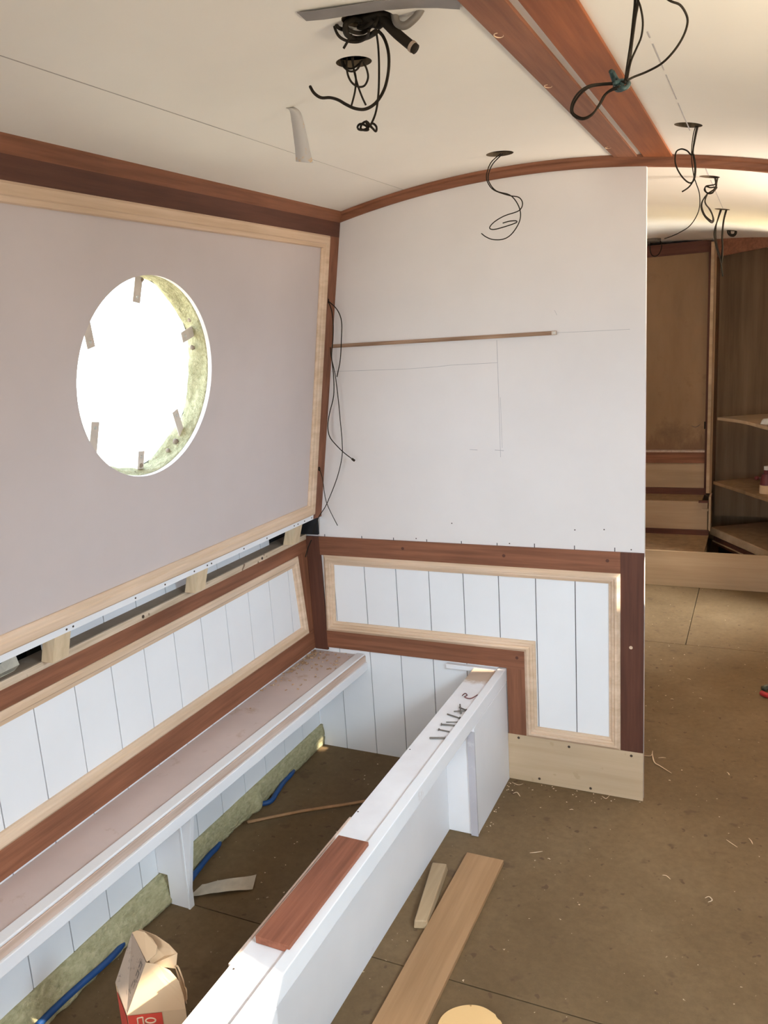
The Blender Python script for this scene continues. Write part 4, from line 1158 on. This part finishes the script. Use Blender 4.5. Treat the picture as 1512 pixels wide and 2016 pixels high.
# bunched cable sleeves in the middle
C0 = Vector(WP['j_loop2'][7])
bm = bmesh.new()
bmesh.ops.create_icosphere(bm, subdivisions=3, radius=1.0)
rr_ = random.Random(5)
ctr = Vector(WP['j_loop3'][0]) + Vector((.022, .01, .002))
for v in bm.verts:
    q = v.co.copy()
    k = 1 + .10 * math.sin(q.x * 9 + q.z * 4) + .08 * math.sin(q.z * 17)
    v.co = ctr + Vector((q.x * .034 * k, q.y * .020 * k, q.z * .014 * k))
me = bpy.data.meshes.new('cable_bundle'); bm.to_mesh(me); bm.free()
link('cable_bundle', me, M_WIRE, jr, smooth=True)
rr2 = random.Random(11)
for k in range(7):
    c = ctr + Vector((rr2.uniform(-.03, .03), rr2.uniform(-.012, .012), rr2.uniform(-.002, .018)))
    R1_, R2_ = rr2.uniform(.014, .028), rr2.uniform(.008, .016)
    ph = rr2.uniform(0, 6)
    pts = [c + Vector((R1_ * math.cos(a), R2_ * math.sin(a + ph), R2_ * math.sin(a))) for a in [j * 0.7 for j in range(9)]]
    tube('cable_strand', pts, .0026, M_WIRE, jr, n=7)

bl = thing('hanging_cable', 'brown cables spilling out of the round cutout below the black tangle', 'cable', (-.343, -1.108, 1.99), GW)
for k in ('b_a', 'b_b', 'b_c', 'b_d'):
    tube('cable_strand', WP[k], .0017, M_WIRE, bl, n=7)

def tape_strip(name, pts, w, label, dz=-0.001):
    V, F = [], []
    P = [Vector((x, y, ceil_z(x) + dz)) for x, y in pts]
    for i, p in enumerate(P):
        d = (P[min(i + 1, len(P) - 1)] - P[max(i - 1, 0)]).normalized()
        s = Vector((-d.y, d.x, 0)).normalized() * w / 2
        for q in (p - s, p + s):
            V.append((q.x, q.y, ceil_z(q.x) + dz + (-.002 * math.sin(i * 1.1))))
    for i in range(len(P) - 1):
        F.append([2 * i, 2 * i + 1, 2 * i + 3, 2 * i + 2])
    o = raw(name, V, F, M_TAPE)
    s = o.modifiers.new('thickness', 'SOLIDIFY'); s.thickness = .0006
    return tag(o, label, 'tape')
tape_strip('tape_strip', [(-.312, -1.338), (-.285, -1.334), (-.25, -1.329), (-.20, -1.320), (-.15, -1.303), (-.12, -1.292), (-.090, -1.281)], .036, 'wide silver grey tape stuck across the ceiling over the black tangle', -.002)
# peeling tape ribbon hanging down
V, F = [], []
L_, R_ = smooth_path(WP['rib_l'], 5), smooth_path(WP['rib_r'], 5)
for a, b in zip(L_, R_):
    V += [a, b]
for i in range(len(L_) - 1):
    F.append([2 * i, 2 * i + 1, 2 * i + 3, 2 * i + 2])
rb = raw('tape_ribbon', V, F, M_RIBBON, smooth=True)
s = rb.modifiers.new('thickness', 'SOLIDIFY'); s.thickness = .0007
tag(rb, 'whitish tape ribbon peeling off and hanging from the ceiling', 'tape')

# ------------------------------------------------------------------ cables in the corner and the lath
wc = cables('corner_cable', 'thin dark cables hanging from the upper hole in the corner stile', 'cable', (-1.0, -.05, 1.66), [('w_a', .0017), ('w_b', .0017), ('w_c', .0015), ('w_e', .002)])
e = Vector(WP['w_a'][-1])
cyl('cable_end', e, (1, 0, -.7), .0042, .012, M_WIRE, wc, n=10)
wd = cables('corner_cable', 'short single cable from the lower hole in the corner stile', 'cable', (-1.09, -.05, 1.1), [('w_d', .0013)])
for (root, key) in ((wc, 'w_a'), (wd, 'w_d')):
    p = Vector(WP[key][0])
    tube('entry_grommet', [p + Vector((.003 * math.cos(a), 0, .006 * math.sin(a))) for a in [k for k in range(7)]], .0018, M_WIRE, root, n=6, sub=3)
lath = thing('lath', 'thin brown wooden lath fixed level across the bulkhead', 'lath', (-.64, -.004, 1.508))
box('strip', (-1.040, -.2565), (-.0085, -.0004), (1.5025, 1.5145), M_LATH, lath, bevel=.0006)
cyl('screw', (-.262, -.0086, 1.509), (0, -1, 0), .003, .001, M_ZINC, lath, n=12)
box('bracket', (-.2700, -.2560), (-.0092, -.0086), (1.5035, 1.5135), M_CLIP, lath)

# ------------------------------------------------------------------ far end: steps, partition panel, open cupboard
FK = 2.300
struct(box('baseboard_far', (-1.19, 1.05), (FK, FK + .012), (.001, .212), M_TAN, bevel=.0008))
steps = thing('steps', 'tan plywood box steps behind the far kickboard', 'steps', (-.4, 2.7, 0.0))
box('lower_tread', (-1.19, .030), (FK + .013, 2.80), (.178, .190), M_CAB, steps)
box('lower_nosing', (-1.19, .030), (2.785, 2.80), (.1905, .222), MAHD['x'], steps)
box('upper_riser', (-1.19, .020), (2.801, 2.813), (.05, .400), M_TAN, steps, bevel=.001)
box('upper_tread', (-1.19, -.015), (2.8135, 3.040), (.388, .4005), M_CAB, steps)
box('side_block', (-.012, .026), (2.785, 2.800), (.345, .358), M_TAN, steps)
box('dark_foot', (-.030, .026), (2.76, 2.7845), (.402, .414), MAHD['x'], steps)
pan = thing('partition_panel', 'water stained brown plywood panel behind the steps', 'partition', (-.4, 3.05, .41))
box('stained_board', (-1.19, -.001), (3.042, 3.054), (.69, 1.935), M_STAIN, pan)
box('mahogany_sill', (-1.19, -.001), (3.020, 3.041), (.607, .678), MAH['x'], pan)
box('sill_cap', (-1.19, -.001), (3.010, 3.041), (.6785, .690), M_RAW, pan)
box('pale_board', (-1.19, -.001), (3.030, 3.041), (.443, .6065), M_TAN, pan)
box('dark_base', (-1.19, -.001), (3.018, 3.041), (.4015, .4425), MAHD['x'], pan)
box('top_rail', (-1.19, -.001), (3.028, 3.041), (1.905, 1.975), MAHD['x'], pan)
box('corner_strip', (-.016, -.002), (3.006, 3.028), (.43, 1.935), MAHD['z'], pan)
box('wall_hook', (-.022, -.014), (2.998, 3.006), (.83, .875), M_WIRE, pan)
tube('scribble_mark', [(-.10, 3.0405, .845), (-.085, 3.0405, .838), (-.07, 3.0405, .838), (-.05, 3.0405, .852)], .0018, M_LABELD, pan, n=5)

cup = thing('cupboard', 'open angled brown plywood cupboard with shelves at the far right', 'cupboard', (.4, 2.8, .0))
A2, B2 = Vector((.030, 2.940)), Vector((.365, 2.400))
DU = (B2 - A2).normalized()          # along the open front
DN = Vector((-DU.y, DU.x))           # into the cupboard
if DN.y < 0:
    DN = -DN
def cp(u, d, z):
    q = A2 + DU * u + DN * d
    return Vector((q.x, q.y, z))
def cbox(name, u0, u1, d0, d1, z0, z1, mat, **kw):
    return prism(name, [cp(u0, d0, z0), cp(u1, d0, z0), cp(u1, d1, z0), cp(u0, d1, z0)], (0, 0, z1 - z0), mat, cup, **kw)
prism('edge_post', [(.0015, 2.925, .43), (.0205, 2.925, .43), (.0205, 3.00, .43), (.0015, 3.00, .43)], (0, 0, 1.525), M_TAN, cup, bevel=.001)
prism('lower_post', [(.0265, 2.80, .215), (.0385, 2.80, .215), (.0385, 2.94, .215), (.0265, 2.94, .215)], (0, 0, .215), M_TAN, cup)
prism('side_panel', [(.021, 2.926, .43), (.034, 2.926, .43), (.034, 3.40, .43), (.021, 3.40, .43)], (0, 0, 1.52), M_CAB, cup)
box('back_panel', (.035, .60), (3.30, 3.312), (.2, 1.93), M_CAB, cup)
cbox('side_wall', 1.10, 1.115, 0.0, .45, .2, 1.88, M_CAB)
cbox('base_board', .0, 1.10, .013, .55, .195, .207, M_CAB)
cbox('base_rail', .0, 1.10, .0, .012, .160, .207, M_TAN, bevel=.001)
cbox('plinth', .02, 1.10, .014, .026, .100, .150, MAHD['x'])
cbox('plinth_strip', .02, 1.10, .006, .013, .118, .124, M_TAN)
cbox('plinth_back', .02, 1.10, .05, .062, .0, .160, M_BLACK)
cbox('header_rail', -.02, 1.10, -.004, .010, 1.868, 1.900, MAH['x'])
prism('header_board', [cp(-.02, .0, 1.8), cp(1.05, .0, 1.8), cp(1.05, .012, 1.8), cp(-.02, .012, 1.8)], (0, 0, .05), M_CAB, cup)
for z, d0 in ((.490, .004), (.892, .02)):
    n = 14
    fr = []
    for i in range(n + 1):
        u = .02 + 1.06 * i / n
        fr.append(cp(u, d0 + (.025 * math.sin(i / n * math.pi * 2.5) if z > .8 else 0), z))
    poly = fr + [cp(1.08, .50, z), cp(.25, .60, z), cp(.03, .30, z)]
    prism('shelf', poly, (0, 0, .018), M_CAB if z < .8 else M_TAN, cup)
    
# header follows the ceiling
hd = bpy.data.objects['header_board']
bpy.data.objects.remove(hd, do_unlink=True)
V = []
for i in range(13):
    u = -.02 + 1.12 * i / 12
    for d in (0, .012):
        p = cp(u, d, 0)
        V.append((p.x, p.y, 1.865)); V.append((p.x, p.y, ceil_z(p.x) + .002))
F = []
for i in range(12):
    a, b = i * 4, i * 4 + 4
    F += [[a, b, b + 1, a + 1], [a + 2, a + 3, b + 3, b + 2], [a, a + 2, b + 2, b], [a + 1, b + 1, b + 3, a + 3]]
F += [[0, 1, 3, 2], [48, 50, 51, 49]]
raw('header_board', V, F, MAH['x'], cup)

# things on its shelves
q = cp(.475, .075, .509)
rt = thing('red_container', 'dark red container with a white cap on the middle cupboard shelf', 'container', q)
cyl('base_band', q, (0, 0, 1), .036, .050, M_CARD, rt, n=24, bevel=.002)
cyl('body', q + Vector((0, 0, .0505)), (0, 0, 1), .035, .062, M_DRED, rt, n=24, r2=.026)
cyl('neck', q + Vector((0, 0, .1125)), (0, 0, 1), .017, .024, M_DRED, rt, n=16)
cyl('cap', q + Vector((0, 0, .137)), (0, 0, 1), .016, .020, M_CLOTH, rt, n=16)
bm = bmesh.new(); bmesh.ops.create_icosphere(bm, subdivisions=2, radius=.013)
for v in bm.verts:
    v.co = v.co + q + Vector((-.052, .0, .088))
me = bpy.data.meshes.new('knob'); bm.to_mesh(me); bm.free()
link('knob', me, M_DRED, rt, smooth=True)
tube('knob_arm', [q + Vector((-.050, 0, .088)), q + Vector((-.02, 0, .088)), q + Vector((0, 0, .088))], .006, M_DRED, rt)
q = cp(.50, .09, .911)
bm = bmesh.new(); bmesh.ops.create_icosphere(bm, subdivisions=3, radius=1)
for v in bm.verts:
    k = 1 + .15 * math.sin(v.co.x * 7) * math.sin(v.co.y * 5 + 1)
    v.co = q + Vector((v.co.x * .07 * k, v.co.y * .05 * k, max(0, v.co.z) * .034 * k + .0004))
me = bpy.data.meshes.new('cloth'); bm.to_mesh(me); bm.free()
cl = link('cloth', me, M_CLOTH, smooth=True)
tag(cl, 'crumpled white cloth on the upper cupboard shelf', 'cloth')

# red and green tool at the right edge of the floor
ht = thing('hand_tool', 'red and dark green tool lying on the floor at the right edge', 'tool', (.40, .93, 0))
tube('grip', [(.352, .965, .012), (.372, .985, .014), (.41, .99, .014), (.46, .98, .012)], .012, M_DGREEN, ht, n=10)
tube('handle', [(.346, .925, .010), (.366, .905, .011), (.40, .895, .011), (.46, .92, .010)], .011, M_REDP, ht, n=10)

# ------------------------------------------------------------------ shavings
LAB = ['pale shaving sticking out beside the bulkhead edge', 'longest pale curved shaving on the floor by the bulkhead edge', 'small crumpled shaving close to the low partition end panel',
       'square curled shaving on the floor under the bulkhead kickboard', 'tiny shaving left of the kickboard corner on the floor', 'wavy pale shaving on the floor right of the plank end',
       'tiny upright shaving on the floor below the wavy one', 'forked pale shaving in the middle of the open floor', 'crumpled pale shaving lump on the open floor',
       'slender pale shaving on the right of the floor', 'faint thin shaving at the right edge of the floor', 'little pale shaving far up the corridor floor',
       'small pale crescent shaving on the right of the corridor floor', 'tiny pale fleck on the left of the corridor floor', 'tiny ring shaped shaving in the middle of the corridor floor',
       'thin straight splinter beside the long curved shaving', 'tiny pale fleck below the long curved shaving', 'pale shaving tucked against the kickboard foot']
for pts, lab in zip(WP['shav'], LAB):
    p = [Vector(q) for q in pts]
    if len(p) == 2:
        p = [p[0], (p[0] + p[1]) / 2 + Vector((.001, .001, .001)), p[1]]
    w = .0030 if lab.startswith('longest') else .0019
    v, f = tube_data(p, lambda t, w=w: w * (.35 + .65 * math.sin(math.pi * min(.95, max(.05, t)))), 6, 5, flat=.35)
    o = raw('wood_shaving', v, f, M_SHAVE, smooth=True)
    tag(o, lab, 'wood shaving', 'wood shavings on the floor')

# fine shavings and dust gathered at the corner end of the bench
V, F = [], []
rs = random.Random(21)
for k in range(170):
    d = abs(rs.gauss(0, .16))
    y = -.012 - d
    if y < -.55:
        continue
    if rs.random() < .55:
        x = LX + .012 + abs(rs.gauss(0, .012))
    else:
        x = rs.uniform(-1.18, -1.03)
    x = min(max(x, LX + .012), -1.03)
    c = Vector((x, y, .3945))
    a = rs.uniform(0, 6.3)
    L = rs.uniform(.003, .012)
    pts = [c + Vector((math.cos(a + t * 1.5) * L * t, math.sin(a + t * 1.5) * L * t, .002 * t * t)) for t in (-1, -.3, .4, 1)]
    v, f = tube_data(pts, rs.uniform(.0006, .0013), 4, 2)
    n0 = len(V)
    V += v
    F += [[i + n0 for i in q] for q in f]
o = raw('sawdust', V, F, M_DUST)
tag(o, 'fine wood shavings and dust at the corner end of the bench', 'sawdust', kind='stuff')
# wood crumbs along the foot of the partition and kickboard
V, F = [], []
for k in range(95):
    r_ = rs.random()
    if r_ < .3:
        c = Vector((rs.uniform(-.44, .0), -.012 - abs(rs.gauss(0, .03)) - .002, .0012))
    elif r_ < .5:
        c = Vector((-.438 + abs(rs.gauss(0, .01)), rs.uniform(-.34, -.01), .0012))
    elif r_ < .8:
        c = Vector((rs.uniform(-.3, .36), rs.uniform(-1.0, 1.8), .0012))
    else:
        c = Vector((rs.uniform(-1.0, -.6), rs.uniform(-.9, -.05), .0012))
    a = rs.uniform(0, 6.3)
    L = rs.uniform(.0015, .0045)
    pts = [c + Vector((math.cos(a + t) * L * t, math.sin(a + t) * L * t, 0)) for t in (-1, 0, 1)]
    v, f = tube_data(pts, rs.uniform(.0005, .0011), 4, 2)
    n0 = len(V)
    V += v
    F += [[i + n0 for i in q] for q in f]
o = raw('wood_crumbs', V, F, M_SHAVE)
tag(o, 'scattered fine wood crumbs across the plywood floor', 'wood crumbs', kind='stuff')

# give single-mesh things an origin at their base
for o in list(COL.objects):
    if o.type == 'MESH' and o.parent is None and 'category' in o and o.location.length < 1e-6 and len(o.data.vertices):
        xs_ = [v.co for v in o.data.vertices]
        c = Vector(((min(v.x for v in xs_) + max(v.x for v in xs_)) / 2, (min(v.y for v in xs_) + max(v.y for v in xs_)) / 2, min(v.z for v in xs_)))
        o.data.transform(Matrix.Translation(-c))
        o.location = c
